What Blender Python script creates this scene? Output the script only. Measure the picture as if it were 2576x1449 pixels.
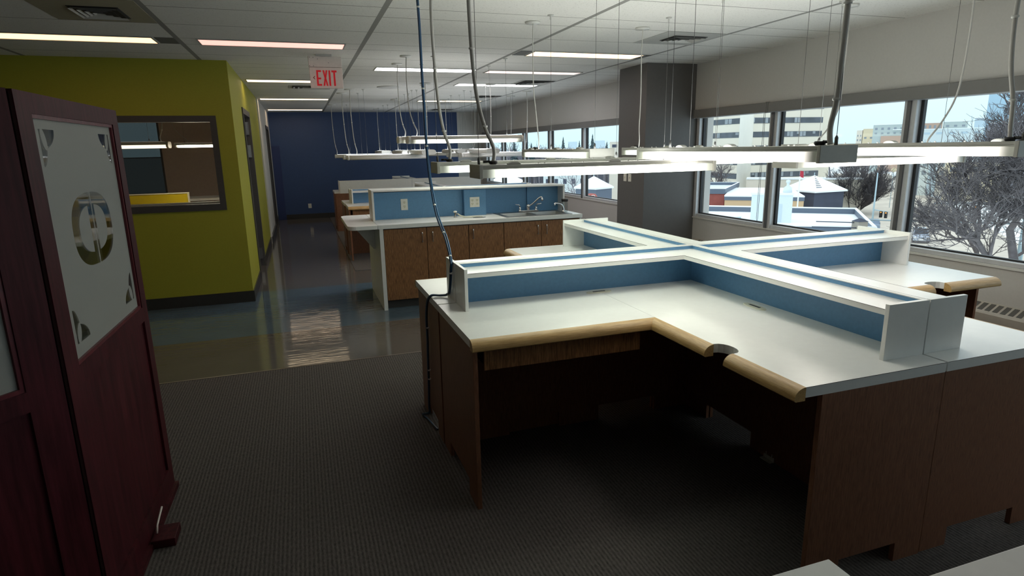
import bpy, bmesh, math, random
from mathutils import Vector, Matrix

for o in list(bpy.data.objects):
    bpy.data.objects.remove(o, do_unlink=True)
C = bpy.context.scene.collection
S = bpy.context.scene
PI = math.pi

# ------------------------------------------------------------------ camera
cam_d = bpy.data.cameras.new('camera')
cam = bpy.data.objects.new('camera', cam_d)
C.objects.link(cam)
cam_d.sensor_width = 36.0
cam_d.lens = 21.3193
cam_d.clip_start = 0.02
cam_d.clip_end = 1500
cam.matrix_world = Matrix(((0.945571, 0.090288, -0.312641, 0.0),
                           (-0.324884, 0.206977, -0.922828, 0.0),
                           (-0.018611, 0.974171, 0.225045, 1.55),
                           (0, 0, 0, 1)))
S.camera = cam

# ------------------------------------------------------------------ sky and exposure
S.view_settings.view_transform = 'Standard'
S.view_settings.look = 'None'
S.view_settings.gamma = 1.0
S.view_settings.use_curve_mapping = False
S.view_settings.exposure = 0.28
try:
    S.cycles.use_denoising = True
    S.cycles.max_bounces = 10
    S.cycles.diffuse_bounces = 5
    S.cycles.transparent_max_bounces = 16
    S.cycles.sample_clamp_indirect = 6.0
except Exception:
    pass
W = bpy.data.worlds.new('overcast_sky')
S.world = W
W.use_nodes = True
wn = W.node_tree.nodes
wl = W.node_tree.links
bg = wn['Background']
bg.inputs['Strength'].default_value = 1.1
tc = wn.new('ShaderNodeTexCoord')
sx = wn.new('ShaderNodeSeparateXYZ')
wl.new(tc.outputs['Generated'], sx.inputs[0])
rp = wn.new('ShaderNodeValToRGB')
rp.color_ramp.elements[0].position = 0.0
rp.color_ramp.elements[0].color = (0.59, 0.84, 0.95, 1)
rp.color_ramp.elements[1].position = 0.5
rp.color_ramp.elements[1].color = (1.0, 1.12, 1.18, 1)
wl.new(sx.outputs['Z'], rp.inputs[0])
wl.new(rp.outputs[0], bg.inputs['Color'])

# ------------------------------------------------------------------ materials
def newmat(name):
    m = bpy.data.materials.new(name)
    m.use_nodes = True
    return m, m.node_tree.nodes, m.node_tree.links, m.node_tree.nodes['Principled BSDF']

def plain(name, col, rough=0.5, metal=0.0, noise=0.04, nscale=30.0, bump=0.0, spec=0.5):
    m, n, l, b = newmat(name)
    t = n.new('ShaderNodeTexCoord')
    nz = n.new('ShaderNodeTexNoise')
    nz.inputs['Scale'].default_value = nscale
    nz.inputs['Detail'].default_value = 3
    l.new(t.outputs['Object'], nz.inputs['Vector'])
    r = n.new('ShaderNodeValToRGB')
    r.color_ramp.elements[0].position = 0.3
    r.color_ramp.elements[1].position = 0.7
    r.color_ramp.elements[0].color = (*[c * (1 - noise) for c in col], 1)
    r.color_ramp.elements[1].color = (*[min(1, c * (1 + noise)) for c in col], 1)
    l.new(nz.outputs['Fac'], r.inputs[0])
    l.new(r.outputs[0], b.inputs['Base Color'])
    b.inputs['Roughness'].default_value = rough
    b.inputs['Metallic'].default_value = metal
    b.inputs['Specular IOR Level'].default_value = spec
    if bump:
        bp = n.new('ShaderNodeBump')
        bp.inputs['Strength'].default_value = bump
        bp.inputs['Distance'].default_value = 0.002
        l.new(nz.outputs['Fac'], bp.inputs['Height'])
        l.new(bp.outputs[0], b.inputs['Normal'])
    return m

def streak(name, dark, light, scale=(150, 150, 2.0), rough=0.45, detail=4, p0=0.35, p1=0.68, spec=0.4):
    """wood grain: noise drawn out along one axis"""
    m, n, l, b = newmat(name)
    t = n.new('ShaderNodeTexCoord')
    mp = n.new('ShaderNodeMapping')
    mp.inputs['Scale'].default_value = scale
    l.new(t.outputs['Object'], mp.inputs['Vector'])
    nz = n.new('ShaderNodeTexNoise')
    nz.inputs['Scale'].default_value = 1.0
    nz.inputs['Detail'].default_value = detail
    nz.inputs['Roughness'].default_value = 0.65
    l.new(mp.outputs[0], nz.inputs['Vector'])
    r = n.new('ShaderNodeValToRGB')
    r.color_ramp.elements[0].position = p0
    r.color_ramp.elements[1].position = p1
    r.color_ramp.elements[0].color = (*dark, 1)
    r.color_ramp.elements[1].color = (*light, 1)
    l.new(nz.outputs['Fac'], r.inputs[0])
    l.new(r.outputs[0], b.inputs['Base Color'])
    b.inputs['Roughness'].default_value = rough
    b.inputs['Specular IOR Level'].default_value = spec
    return m

class X:
    """tiny expression builder for math nodes"""
    def __init__(s, nt, sock): s.nt, s.s = nt, sock
    def _op(s, op, o=None, rev=False):
        n = s.nt.nodes.new('ShaderNodeMath'); n.operation = op
        a, b = (o, s) if rev else (s, o)
        for i, v in enumerate((a, b)):
            if v is None: continue
            if isinstance(v, X): s.nt.links.new(v.s, n.inputs[i])
            else: n.inputs[i].default_value = float(v)
        return X(s.nt, n.outputs[0])
    def __add__(s, o): return s._op('ADD', o)
    def __sub__(s, o): return s._op('SUBTRACT', o)
    def __rsub__(s, o): return s._op('SUBTRACT', o, True)
    def __mul__(s, o): return s._op('MULTIPLY', o)
    def __truediv__(s, o): return s._op('DIVIDE', o)
    def __lt__(s, o): return s._op('LESS_THAN', o)
    def __gt__(s, o): return s._op('GREATER_THAN', o)
    def abs(s): return s._op('ABSOLUTE')
    def pw(s, e): return s._op('POWER', e)
    def max(s, o): return s._op('MAXIMUM', o)
    def min(s, o): return s._op('MINIMUM', o)
    def mod(s, o): return s._op('FLOORED_MODULO', o)

def xyz(nt, kind='Object'):
    t = nt.nodes.new('ShaderNodeTexCoord')
    sp = nt.nodes.new('ShaderNodeSeparateXYZ')
    nt.links.new(t.outputs[kind], sp.inputs[0])
    return [X(nt, sp.outputs[i]) for i in range(3)]

def mixcol(nt, fac, a, b):
    n = nt.nodes.new('ShaderNodeMix'); n.data_type = 'RGBA'
    if isinstance(fac, X): nt.links.new(fac.s, n.inputs[0])
    else: n.inputs[0].default_value = fac
    for i, v in ((6, a), (7, b)):
        if isinstance(v, tuple): n.inputs[i].default_value = (*v, 1)
        else: nt.links.new(v, n.inputs[i])
    return n.outputs[2]

def emis(name, col, strength, base=(0.8, 0.8, 0.78)):
    m, n, l, b = newmat(name)
    b.inputs['Base Color'].default_value = (*base, 1)
    b.inputs['Emission Color'].default_value = (*col, 1)
    b.inputs['Emission Strength'].default_value = strength
    b.inputs['Roughness'].default_value = 0.4
    return m

def tube_glow(name, col, strength, half):
    """diffuser lit by a tube that stops short of both ends (object x runs along the lamp)"""
    m, n, l, b = newmat(name)
    b.inputs['Base Color'].default_value = (0.78, 0.80, 0.72, 1)
    b.inputs['Roughness'].default_value = 0.35
    b.inputs['Emission Color'].default_value = (*col, 1)
    x, y, z = xyz(m.node_tree)
    f = ((half - x.abs()) / 0.11).min(1.0).max(0.0)
    f = f * f * strength
    l.new(f.s, b.inputs['Emission Strength'])
    return m

WHITE = plain('white_laminate', (0.80, 0.81, 0.79), 0.28, noise=0.015)
WEDGE = plain('white_laminate_edge', (0.74, 0.74, 0.72), 0.35, noise=0.02)
EDGEL = plain('brown_laminate_core', (0.05, 0.035, 0.025), 0.6)
GREYLAM = plain('grey_laminate', (0.76, 0.77, 0.75), 0.4, noise=0.02)
BLUEP = plain('blue_panel_laminate', (0.110, 0.265, 0.46), 0.42, noise=0.05, nscale=60)
WOOD = streak('brown_streaked_laminate', (0.090, 0.036, 0.013), (0.37, 0.178, 0.074), (330, 330, 16.0), 0.42)
WOODSIDE = streak('brown_fine_laminate', (0.155, 0.068, 0.038), (0.31, 0.145, 0.082), (420, 420, 22.0), 0.42)
OAKX = streak('oak_edge_along_x', (0.38, 0.232, 0.083), (0.58, 0.385, 0.165), (14, 260, 260), 0.38)
OAKY = streak('oak_edge_along_y', (0.38, 0.232, 0.083), (0.58, 0.385, 0.165), (260, 14, 260), 0.38)
MAROON = streak('dark_cherry_wood', (0.033, 0.005, 0.008), (0.082, 0.013, 0.019), (40, 40, 3.0), 0.5, spec=0.18)
MAROON2 = streak('cherry_moulding', (0.09, 0.012, 0.018), (0.15, 0.026, 0.034), (40, 40, 3.0), 0.35)
GREEN = plain('olive_green_paint', (0.36, 0.355, 0.030), 0.6, noise=0.03, nscale=80, bump=0.1)
BLUEWALL = plain('navy_blue_paint', (0.036, 0.076, 0.195), 0.5, noise=0.04, nscale=20)
NAVY2 = plain('darker_navy', (0.025, 0.045, 0.15), 0.35, noise=0.04)
WALLW = plain('off_white_paint', (0.66, 0.65, 0.62), 0.65, noise=0.015, nscale=60, bump=0.05)
WALLG = plain('warm_grey_paint', (0.56, 0.545, 0.52), 0.6, noise=0.02, nscale=60)
BLIND = plain('grey_blind_cassette', (0.205, 0.20, 0.195), 0.5, noise=0.02)
COLUMN = plain('charcoal_paint', (0.118, 0.113, 0.110), 0.55, noise=0.03)
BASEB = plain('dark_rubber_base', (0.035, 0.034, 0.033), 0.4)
BROWNW = plain('brown_room_paint', (0.60, 0.47, 0.39), 0.6)
DARKFR = plain('dark_grey_frame', (0.072, 0.070, 0.070), 0.4)
ALU = plain('window_aluminium', (0.60, 0.61, 0.63), 0.35, metal=0.15)
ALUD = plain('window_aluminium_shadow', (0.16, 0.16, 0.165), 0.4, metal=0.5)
GASKET = plain('black_gasket', (0.012, 0.012, 0.014), 0.5)
CHROME = plain('chrome', (0.75, 0.76, 0.78), 0.12, metal=1.0, noise=0.01)
STEEL = plain('brushed_steel', (0.34, 0.34, 0.335), 0.36, metal=1.0)
BLACK = plain('black_plastic', (0.012, 0.012, 0.013), 0.4)
CREAM = plain('cream_plastic', (0.72, 0.70, 0.56), 0.4)
IVORY = plain('ivory_plate', (0.78, 0.76, 0.68), 0.35)
CABLEG = plain('grey_cable', (0.50, 0.49, 0.46), 0.45)
CABLEB = plain('blue_cable', (0.008, 0.035, 0.085), 0.35)
WIREM = plain('steel_wire', (0.16, 0.16, 0.155), 0.35, metal=0.7)
LAMPG = plain('lamp_grey_enamel', (0.46, 0.46, 0.42), 0.4)
LAMPW = plain('lamp_white_enamel', (0.66, 0.66, 0.63), 0.4)
VENTM = plain('vent_white', (0.52, 0.52, 0.50), 0.5)
VENTTAN = plain('vent_tile_tan', (0.33, 0.30, 0.22), 0.7)
VENTT = plain('vent_tile_grey', (0.42, 0.42, 0.40), 0.7)
DARKV = plain('vent_dark', (0.02, 0.02, 0.02), 0.6)
SIGNW = plain('sign_white', (0.80, 0.74, 0.70), 0.4)
RED = emis('exit_red', (0.9, 0.02, 0.04), 0.10, (0.66, 0.010, 0.020))
REDD = plain('exit_dark_red', (0.25, 0.02, 0.02), 0.5)
YELLOW = plain('yellow_panel', (0.60, 0.46, 0.015), 0.45)
BEIGE = plain('beige_enamel', (0.50, 0.46, 0.40), 0.45)
GRILLE = plain('grille_dark', (0.10, 0.095, 0.085), 0.5)
SOFTP = plain('pale_pink_laminate', (0.80, 0.76, 0.74), 0.3, noise=0.015)

def glass_mat(name, tint=(0.96, 0.98, 0.98), refl=0.5):
    m = bpy.data.materials.new(name); m.use_nodes = True
    n, l = m.node_tree.nodes, m.node_tree.links
    n.clear()
    out = n.new('ShaderNodeOutputMaterial')
    tr = n.new('ShaderNodeBsdfTransparent'); tr.inputs[0].default_value = (*tint, 1)
    gl = n.new('ShaderNodeBsdfGlossy'); gl.inputs['Roughness'].default_value = 0.02
    gl.inputs[0].default_value = (0.9, 0.95, 0.95, 1)
    fr = n.new('ShaderNodeLayerWeight'); fr.inputs[0].default_value = 0.5
    mu = ((X(m.node_tree, fr.outputs['Facing']).pw(5) * 0.9 + 0.04) * (refl * 0.5)).s.node
    mx = n.new('ShaderNodeMixShader')
    l.new(mu.outputs[0], mx.inputs[0]); l.new(tr.outputs[0], mx.inputs[1]); l.new(gl.outputs[0], mx.inputs[2])
    l.new(mx.outputs[0], out.inputs[0])
    return m
GLASS = glass_mat('window_glass', (0.99, 1.0, 1.0), 0.35)
GLASSG = glass_mat('office_glass', (0.92, 0.92, 0.91), 1.6)
JARGLASS = glass_mat('jar_glass', (0.75, 0.78, 0.78), 1.0)

def frosted(name, ring=None):
    """frosted glass with motifs left clear. object x = across the leaf, z = height"""
    m = bpy.data.materials.new(name); m.use_nodes = True
    nt = m.node_tree; n, l = nt.nodes, nt.links
    n.clear()
    out = n.new('ShaderNodeOutputMaterial')
    x, y, z = xyz(nt)
    if ring:
        cx, cz, r, w = ring
        d = ((x - cx).pw(2) + (z - cz).pw(2)).pw(0.5)
        clear = (d - r).abs() < w
    else:
        u = ((x - 0.495) / 0.205).abs(); v = ((z - 1.298) / 0.127).abs()
        outer = (u.pw(2.6) + v.pw(2.6)) < 1.0
        u2 = ((x - 0.495) / 0.142).abs(); v2 = ((z - 1.298) / 0.083).abs()
        inner = (u2.pw(2.4) + v2.pw(2.4)) < 1.0
        bar = (x - 0.495).abs() < 0.032
        split = (x - 0.504).abs() > 0.005
        clear = outer * (1.0 - inner * (1.0 - bar)) * split
        a = 0.346 - (x - 0.495).abs()          # from the side edges inwards
        b = 0.336 - (z - 1.2955).abs()          # from the top and bottom edges inwards
        qa = (((a - 0.012) / 0.118).pw(2) + ((b - 0.0) / 0.062).pw(2)) < 1.0
        qb = (((a - 0.012) / 0.052).pw(2) + ((b - 0.0) / 0.112).pw(2)) < 1.0
        inside = (a > 0.012) * (b > 0.0)
        pu = (a - 0.042) * 0.34 + (b - 0.030) * 0.94
        pv = (a - 0.042) * 0.94 - (b - 0.030) * 0.34
        petal = ((pu / 0.034).pw(2) + (pv / 0.017).pw(2)) < 1.0
        corner = qa.max(qb) * (1.0 - petal) * inside
        clear = clear.max(corner)
    fro = n.new('ShaderNodeBsdfPrincipled')
    fro.inputs['Base Color'].default_value = (0.50, 0.50, 0.47, 1)
    fro.inputs['Roughness'].default_value = 0.45
    trl = n.new('ShaderNodeBsdfTranslucent'); trl.inputs[0].default_value = (0.62, 0.62, 0.60, 1)
    mf = n.new('ShaderNodeMixShader'); mf.inputs[0].default_value = 0.40
    l.new(fro.outputs[0], mf.inputs[1]); l.new(trl.outputs[0], mf.inputs[2])
    tr = n.new('ShaderNodeBsdfTransparent'); tr.inputs[0].default_value = (0.62, 0.64, 0.62, 1)
    gl = n.new('ShaderNodeBsdfGlossy'); gl.inputs['Roughness'].default_value = 0.03
    mc = n.new('ShaderNodeMixShader'); mc.inputs[0].default_value = 0.28
    l.new(tr.outputs[0], mc.inputs[1]); l.new(gl.outputs[0], mc.inputs[2])
    mx = n.new('ShaderNodeMixShader')
    l.new(clear.s, mx.inputs[0]); l.new(mf.outputs[0], mx.inputs[1]); l.new(mc.outputs[0], mx.inputs[2])
    l.new(mx.outputs[0], out.inputs[0])
    return m
FROST1 = frosted('frosted_glass_with_emblem')
FROST2 = frosted('frosted_glass_with_arc', (0.90, 0.86, 0.848, 0.007))

def ceiling_mat():
    m, n, l, b = newmat('ceiling_tiles')
    nt = m.node_tree
    x, y, z = xyz(nt)
    gx = ((x + 0.836 + 1.435 * 10).mod(1.435) - 0.0)
    lx = (gx < 0.028).max(gx > 1.424)
    gy = (y - 5.65 + 1.435 * 10).mod(1.435)
    ly = ((gy - 0.004).abs() < 0.005).max((gy - 0.30).abs() < 0.005).max((gy - 0.8675).abs() < 0.005)
    nz = n.new('ShaderNodeTexNoise'); nz.inputs['Scale'].default_value = 90; nz.inputs['Detail'].default_value = 4
    t = n.new('ShaderNodeTexCoord'); l.new(t.outputs['Object'], nz.inputs['Vector'])
    r = n.new('ShaderNodeValToRGB')
    r.color_ramp.elements[0].position = 0.30; r.color_ramp.elements[0].color = (0.56, 0.55, 0.52, 1)
    r.color_ramp.elements[1].position = 0.42; r.color_ramp.elements[1].color = (0.74, 0.73, 0.70, 1)
    l.new(nz.outputs['Fac'], r.inputs[0])
    c1 = mixcol(nt, ly, r.outputs[0], (0.20, 0.195, 0.18))
    c2 = mixcol(nt, lx, c1, (0.26, 0.255, 0.24))
    l.new(c2, b.inputs['Base Color'])
    b.inputs['Roughness'].default_value = 0.9
    h = (1.0 - ly.max(lx))
    bp = n.new('ShaderNodeBump'); bp.inputs['Strength'].default_value = 0.35; bp.inputs['Distance'].default_value = 0.006
    l.new(h.s, bp.inputs['Height']); l.new(bp.outputs[0], b.inputs['Normal'])
    return m
CEIL = ceiling_mat()

def vinyl_mat():
    m, n, l, b = newmat('vinyl_bands')
    nt = m.node_tree
    x, y, z = xyz(nt)
    blue = (y > 5.515) * (y < 7.325)
    fx = x.mod(0.46); fy = y.mod(0.46)
    nz = n.new('ShaderNodeTexNoise'); nz.inputs['Scale'].default_value = 3.0; nz.inputs['Detail'].default_value = 8
    nz.inputs['Roughness'].default_value = 0.7
    t = n.new('ShaderNodeTexCoord'); l.new(t.outputs['Object'], nz.inputs['Vector'])
    c = mixcol(nt, blue, (0.135, 0.124, 0.112), (0.105, 0.162, 0.21))
    d = mixcol(nt, X(nt, nz.outputs['Fac']) * 0.30, c, (0.02, 0.02, 0.02))
    l.new(d, b.inputs['Base Color'])
    b.inputs['Roughness'].default_value = 0.07
    b.inputs['Specular IOR Level'].default_value = 0.55
    n2 = n.new('ShaderNodeTexNoise'); n2.inputs['Scale'].default_value = 5.0; n2.inputs['Detail'].default_value = 2
    mp = n.new('ShaderNodeMapping'); mp.inputs['Scale'].default_value = (0.5, 6.0, 1.0)
    l.new(t.outputs['Object'], mp.inputs['Vector']); l.new(mp.outputs[0], n2.inputs['Vector'])
    bp = n.new('ShaderNodeBump'); bp.inputs['Strength'].default_value = 0.05; bp.inputs['Distance'].default_value = 0.02
    l.new(n2.outputs['Fac'], bp.inputs['Height']); l.new(bp.outputs[0], b.inputs['Normal'])
    return m
VINYL = vinyl_mat()

def carpet_mat():
    m, n, l, b = newmat('ribbed_carpet')
    nt = m.node_tree
    x, y, z = xyz(nt)
    t = n.new('ShaderNodeTexCoord')
    mp = n.new('ShaderNodeMapping'); mp.inputs['Scale'].default_value = (120, 45, 1)
    l.new(t.outputs['Object'], mp.inputs['Vector'])
    nz = n.new('ShaderNodeTexNoise'); nz.inputs['Scale'].default_value = 1.0; nz.inputs['Detail'].default_value = 5
    nz.inputs['Roughness'].default_value = 0.75
    l.new(mp.outputs[0], nz.inputs['Vector'])
    rib = ((x * (2 * PI / 0.0165))._op('SINE') * 0.5 + 0.5)
    f = (rib * 0.26 + X(nt, nz.outputs['Fac']) * 1.0 - 0.16)
    r = n.new('ShaderNodeValToRGB')
    r.color_ramp.elements[0].position = 0.12; r.color_ramp.elements[0].color = (0.034, 0.032, 0.030, 1)
    r.color_ramp.elements[1].position = 0.85; r.color_ramp.elements[1].color = (0.195, 0.176, 0.166, 1)
    l.new(f.s, r.inputs[0])
    l.new(r.outputs[0], b.inputs['Base Color'])
    b.inputs['Roughness'].default_value = 0.95
    b.inputs['Specular IOR Level'].default_value = 0.1
    bp = n.new('ShaderNodeBump'); bp.inputs['Strength'].default_value = 0.6; bp.inputs['Distance'].default_value = 0.006
    l.new(f.s, bp.inputs['Height']); l.new(bp.outputs[0], b.inputs['Normal'])
    return m
CARPET = carpet_mat()

# ------------------------------------------------------------------ helpers
def wloc(o):
    v = Vector((0, 0, 0))
    while o is not None:
        v += Vector(o.location); o = o.parent
    return v

class MB:
    def __init__(s): s.bm = bmesh.new(); s.sm = []
    def box(s, x0, y0, z0, x1, y1, z1):
        x0, x1 = sorted((x0, x1)); y0, y1 = sorted((y0, y1)); z0, z1 = sorted((z0, z1))
        v = [s.bm.verts.new(p) for p in ((x0,y0,z0),(x1,y0,z0),(x1,y1,z0),(x0,y1,z0),(x0,y0,z1),(x1,y0,z1),(x1,y1,z1),(x0,y1,z1))]
        for f in ((0,3,2,1),(4,5,6,7),(0,1,5,4),(1,2,6,5),(2,3,7,6),(3,0,4,7)):
            s.bm.faces.new([v[i] for i in f])
        return s
    def loft(s, rings, closed=True, cap=True, smooth=False):
        vs = [[s.bm.verts.new(p) for p in r] for r in rings]
        k = len(vs[0])
        for a, b in zip(vs[:-1], vs[1:]):
            for i in range(k if closed else k - 1):
                j = (i + 1) % k
                f = s.bm.faces.new((a[i], a[j], b[j], b[i]))
                if smooth: f.smooth = True
        if cap and closed:
            s.bm.faces.new(list(reversed(vs[0]))); s.bm.faces.new(vs[-1])
        return s
    def prism(s, poly, z0, z1):
        return s.loft([[(x, y, z0) for x, y in poly], [(x, y, z1) for x, y in poly]])
    def prism_xz(s, poly, y0, y1):
        return s.loft([[(x, y0, z) for x, z in poly], [(x, y1, z) for x, z in poly]])
    def prism_yz(s, poly, x0, x1):
        return s.loft([[(x0, y, z) for y, z in poly], [(x1, y, z) for y, z in poly]])
    def tube(s, pts, r, n=8, r1=None, cap=True):
        pts = [Vector(p) for p in pts]
        rings = []
        up = Vector((0, 0, 1))
        N = len(pts)
        prev = None
        for i, p in enumerate(pts):
            d = (pts[min(i + 1, N - 1)] - pts[max(i - 1, 0)])
            if d.length < 1e-9: d = Vector((0, 0, 1))
            d.normalize()
            if prev is None:
                a = d.cross(up)
                if a.length < 1e-3: a = d.cross(Vector((1, 0, 0)))
            else:
                a = prev - d * prev.dot(d)
                if a.length < 1e-4: a = d.cross(Vector((1, 0, 0)))
            a.normalize(); b = d.cross(a); prev = a
            rr = r if r1 is None else r + (r1 - r) * i / max(1, N - 1)
            rings.append([tuple(p + a * (rr * math.cos(2 * PI * k / n)) + b * (rr * math.sin(2 * PI * k / n))) for k in range(n)])
        return s.loft(rings, cap=cap, smooth=True)
    def lathe(s, prof, cx=0, cy=0, n=20):
        rings = [[(cx + r * math.cos(2 * PI * k / n), cy + r * math.sin(2 * PI * k / n), z) for k in range(n)] for r, z in prof]
        return s.loft(rings, smooth=True)
    def face(s, *pts):
        s.bm.faces.new([s.bm.verts.new(p) for p in pts]); return s
    def build(s, name, mat, parent=None, bevel=0.0, seg=2):
        off = wloc(parent) if parent else Vector((0, 0, 0))
        if off.length: bmesh.ops.translate(s.bm, verts=s.bm.verts, vec=-off)
        bmesh.ops.recalc_face_normals(s.bm, faces=s.bm.faces)
        me = bpy.data.meshes.new(name)
        s.bm.to_mesh(me); s.bm.free()
        me.materials.append(mat)
        o = bpy.data.objects.new(name, me); C.objects.link(o)
        if parent: o.parent = parent
        if bevel:
            md = o.modifiers.new('edge', 'BEVEL'); md.width = bevel; md.segments = seg
            md.limit_method = 'ANGLE'; md.angle_limit = math.radians(40)
        return o

def tag(o, label, cat, group=None, kind=None):
    o['label'] = label
    if cat: o['category'] = cat
    if group: o['group'] = group
    if kind: o['kind'] = kind
    return o

def thing(name, label, cat, loc=(0, 0, 0), group=None):
    o = bpy.data.objects.new(name, None); C.objects.link(o)
    o.empty_display_size = 0.1
    o.location = loc
    return tag(o, label, cat, group)

def struct(o, label=None):
    o['kind'] = 'structure'
    if label: o['label'] = label
    return o

KIDS = {}
def copy_tree(o, parent=None):
    c = o.copy(); C.objects.link(c); c.parent = parent
    for ch in list(o.children): copy_tree(ch, c)
    return c

def bez(p, n=10):
    """smooth curve through points (Catmull-Rom)"""
    P = [Vector(q) for q in p]
    if len(P) < 3: return P
    out = []
    for i in range(len(P) - 1):
        a = P[max(i - 1, 0)]; b = P[i]; c = P[i + 1]; d = P[min(i + 2, len(P) - 1)]
        for k in range(n):
            t = k / n
            out.append(0.5 * ((2 * b) + (c - a) * t + (2 * a - 5 * b + 4 * c - d) * t * t + (3 * b - a - 3 * c + d) * t ** 3))
    out.append(P[-1])
    return out

def bx(name, mat, parent, *b, bevel=0.0):
    return MB().box(*b).build(name, mat, parent, bevel)

def text_mesh(name, s, mat, parent, size, M, depth=0.002, sx=1.0, align='CENTER'):
    cu = bpy.data.curves.new(name, 'FONT'); cu.body = s; cu.size = size; cu.extrude = depth
    cu.align_x = align; cu.align_y = 'CENTER'
    t = bpy.data.objects.new(name + '_src', cu); C.objects.link(t)
    dg = bpy.context.evaluated_depsgraph_get()
    me = bpy.data.meshes.new_from_object(t.evaluated_get(dg))
    bpy.data.objects.remove(t, do_unlink=True)
    me.transform(Matrix.Diagonal((sx, 1, 1, 1)))
    me.transform(M)
    if parent: me.transform(Matrix.Translation(-wloc(parent)))
    me.materials.clear(); me.materials.append(mat); me.name = name
    o = bpy.data.objects.new(name, me); C.objects.link(o)
    if parent: o.parent = parent
    return o

# ------------------------------------------------------------------ room shell
ZC = 2.441
YG = 6.883      # front face of the green office
XG = -0.592     # its corridor side
YB = 15.25      # blue end wall
XR = 4.42       # window wall

fl = struct(MB().box(-5, -3, -0.2, XR, 10.6, 0).box(-0.7, 10.6, -0.2, XR, YB, 0).build('floor', VINYL))
cp = struct(MB().box(-5, -3, 0.0005, XR - 0.001, 4.515, 0.006).build('floor_carpet', CARPET))
cp2 = struct(MB().box(0.57, 8.14, 0.0005, XR - 0.001, YB - 0.01, 0.006).build('floor_carpet_rear', CARPET))
struct(MB().box(-5, 4.512, 0.0005, XR - 0.001, 4.53, 0.008).build('trim_1', plain('brown_edge_strip', (0.12, 0.09, 0.07), 0.4)))
ce = struct(MB().box(-5.1, -3.1, ZC, 4.6, 10.7, ZC + 0.2).box(-0.7, 10.7, ZC, 4.6, YB + 0.1, ZC + 0.2).build('ceiling', CEIL))

wl_ = MB()
hx0, hx1, hz0, hz1 = -2.35, -0.778, 1.022, 1.885
wl_.box(-5, YG, 0, hx0, YG + 0.1, ZC).box(hx1, YG, 0, XG, YG + 0.1, ZC)
wl_.box(hx0, YG, 0, hx1, YG + 0.1, hz0).box(hx0, YG, hz1, hx1, YG + 0.1, ZC)
wl_.box(XG - 0.1, YG + 0.1, 0, XG, 8.13, ZC).box(XG - 0.1, 9.14, 0, XG, 11.3, ZC).box(XG - 0.1, 8.13, 2.055, XG, 9.14, ZC)
struct(wl_.build('wall_left', GREEN))
ww = MB()
ww.box(-0.69, 11.3, 0, -0.572, 11.55, ZC).box(-0.69, 11.55, 0, -0.585, 13.5, ZC).box(-0.69, 14.5, 0, -0.585, YB, ZC).box(-0.69, 13.5, 2.06, -0.585, 14.5, ZC)
struct(ww.build('wall_corridor', WALLW))
struct(MB().box(-0.7, YB, 0, 3.80, YB + 0.1, ZC).build('wall_back', BLUEWALL))
struct(MB().box(3.80, YB - 0.004, 0, 4.6, YB + 0.1, ZC).build('wall_back_white', WALLW))
struct(MB().box(-0.575, YB - 0.02, 0, -0.405, YB, 1.693).build('trim_2', NAVY2))  # darker navy rectangle from the floor up, low against the end wall
struct(MB().box(-5.1, -3.1, 0, 4.6, -3, ZC).build('wall_front', WALLG))
struct(MB().box(-5.1, -3, 0, -5, 10.7, ZC).build('wall_far_left', WALLG))
bw = MB().box(-5, 10.6, 0, -3.35, 10.7, ZC).box(-1.95, 10.6, 0, -0.692, 10.7, ZC)
bw.box(-3.35, 10.6, 0, -1.95, 10.7, 0.95).box(-3.35, 10.6, 2.05, -1.95, 10.7, ZC).box(-2.72, 10.6, 0.95, -2.62, 10.7, 2.05)
struct(bw.build('wall_office_back', BROWNW))
struct(MB().box(-0.70, 6.99, 0, -0.693, 8.12, ZC).box(-0.70, 9.15, 0, -0.693, 10.6, ZC).build('wall_office_side', BROWNW))

# right (window) wall
MUL_A = [-2.99, -2.18, -0.75, 0.68, 2.11, 3.54, 4.97, 6.205]
MUL_B = [6.835, 7.85, 9.28, 10.73, 12.12, 13.53, 14.85]
wr = MB()
wr.box(XR, -3, 0, 4.6, YB, 0.695)
wr.box(4.38, -3, 1.935, 4.6, YB, ZC)
wr.box(XR, 14.86, 0.695, 4.6, YB, 1.935)
wr.box(XR + 0.1, 6.15, 0.695, 4.6, 6.9, 1.935)
struct(wr.build('wall_right', WALLG))
struct(MB().box(3.733, 6.209, 0, XR - 0.001, 6.83, ZC - 0.001).build('column', COLUMN))
struct(MB().box(4.405, -3, 0.6955, 4.50, 6.205, 0.712).box(4.405, 6.832, 0.6955, 4.50, 14.86, 0.712).build('trim_3', WALLW))
wi = 0
for mul in (MUL_A, MUL_B):
    for a, b in zip(mul[:-1], mul[1:]):
        wi += 1
        z0, z1 = 0.712, 1.99
        h = 0.052
        f = MB().box(4.41, a, z0, 4.50, a + h, z1).box(4.41, b - h, z0, 4.50, b, z1)
        f.box(4.42, a + h, z0, 4.50, b - h, z0 + 0.035).box(4.42, a + h, z1 - 0.04, 4.50, b - h, z1)
        w = struct(f.build('window_%d' % wi, ALU, bevel=0.006))
        g = MB()
        for y0, y1 in ((a + h, a + h + 0.012), (b - h - 0.024, b - h)):
            g.box(4.455, y0, z0 + 0.035, 4.485, y1, z1 - 0.04)
        g.box(4.455, a + h, z0 + 0.035, 4.485, b - h, z0 + 0.047)
        g.build('gasket', GASKET, w)
        MB().box(4.468, a + h, z0 + 0.035, 4.474, b - h, z1 - 0.04).build('glass_pane', GLASS, w)
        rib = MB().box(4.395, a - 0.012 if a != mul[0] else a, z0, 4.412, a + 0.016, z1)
        rib.build('mullion_rib', ALUD, w)
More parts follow.
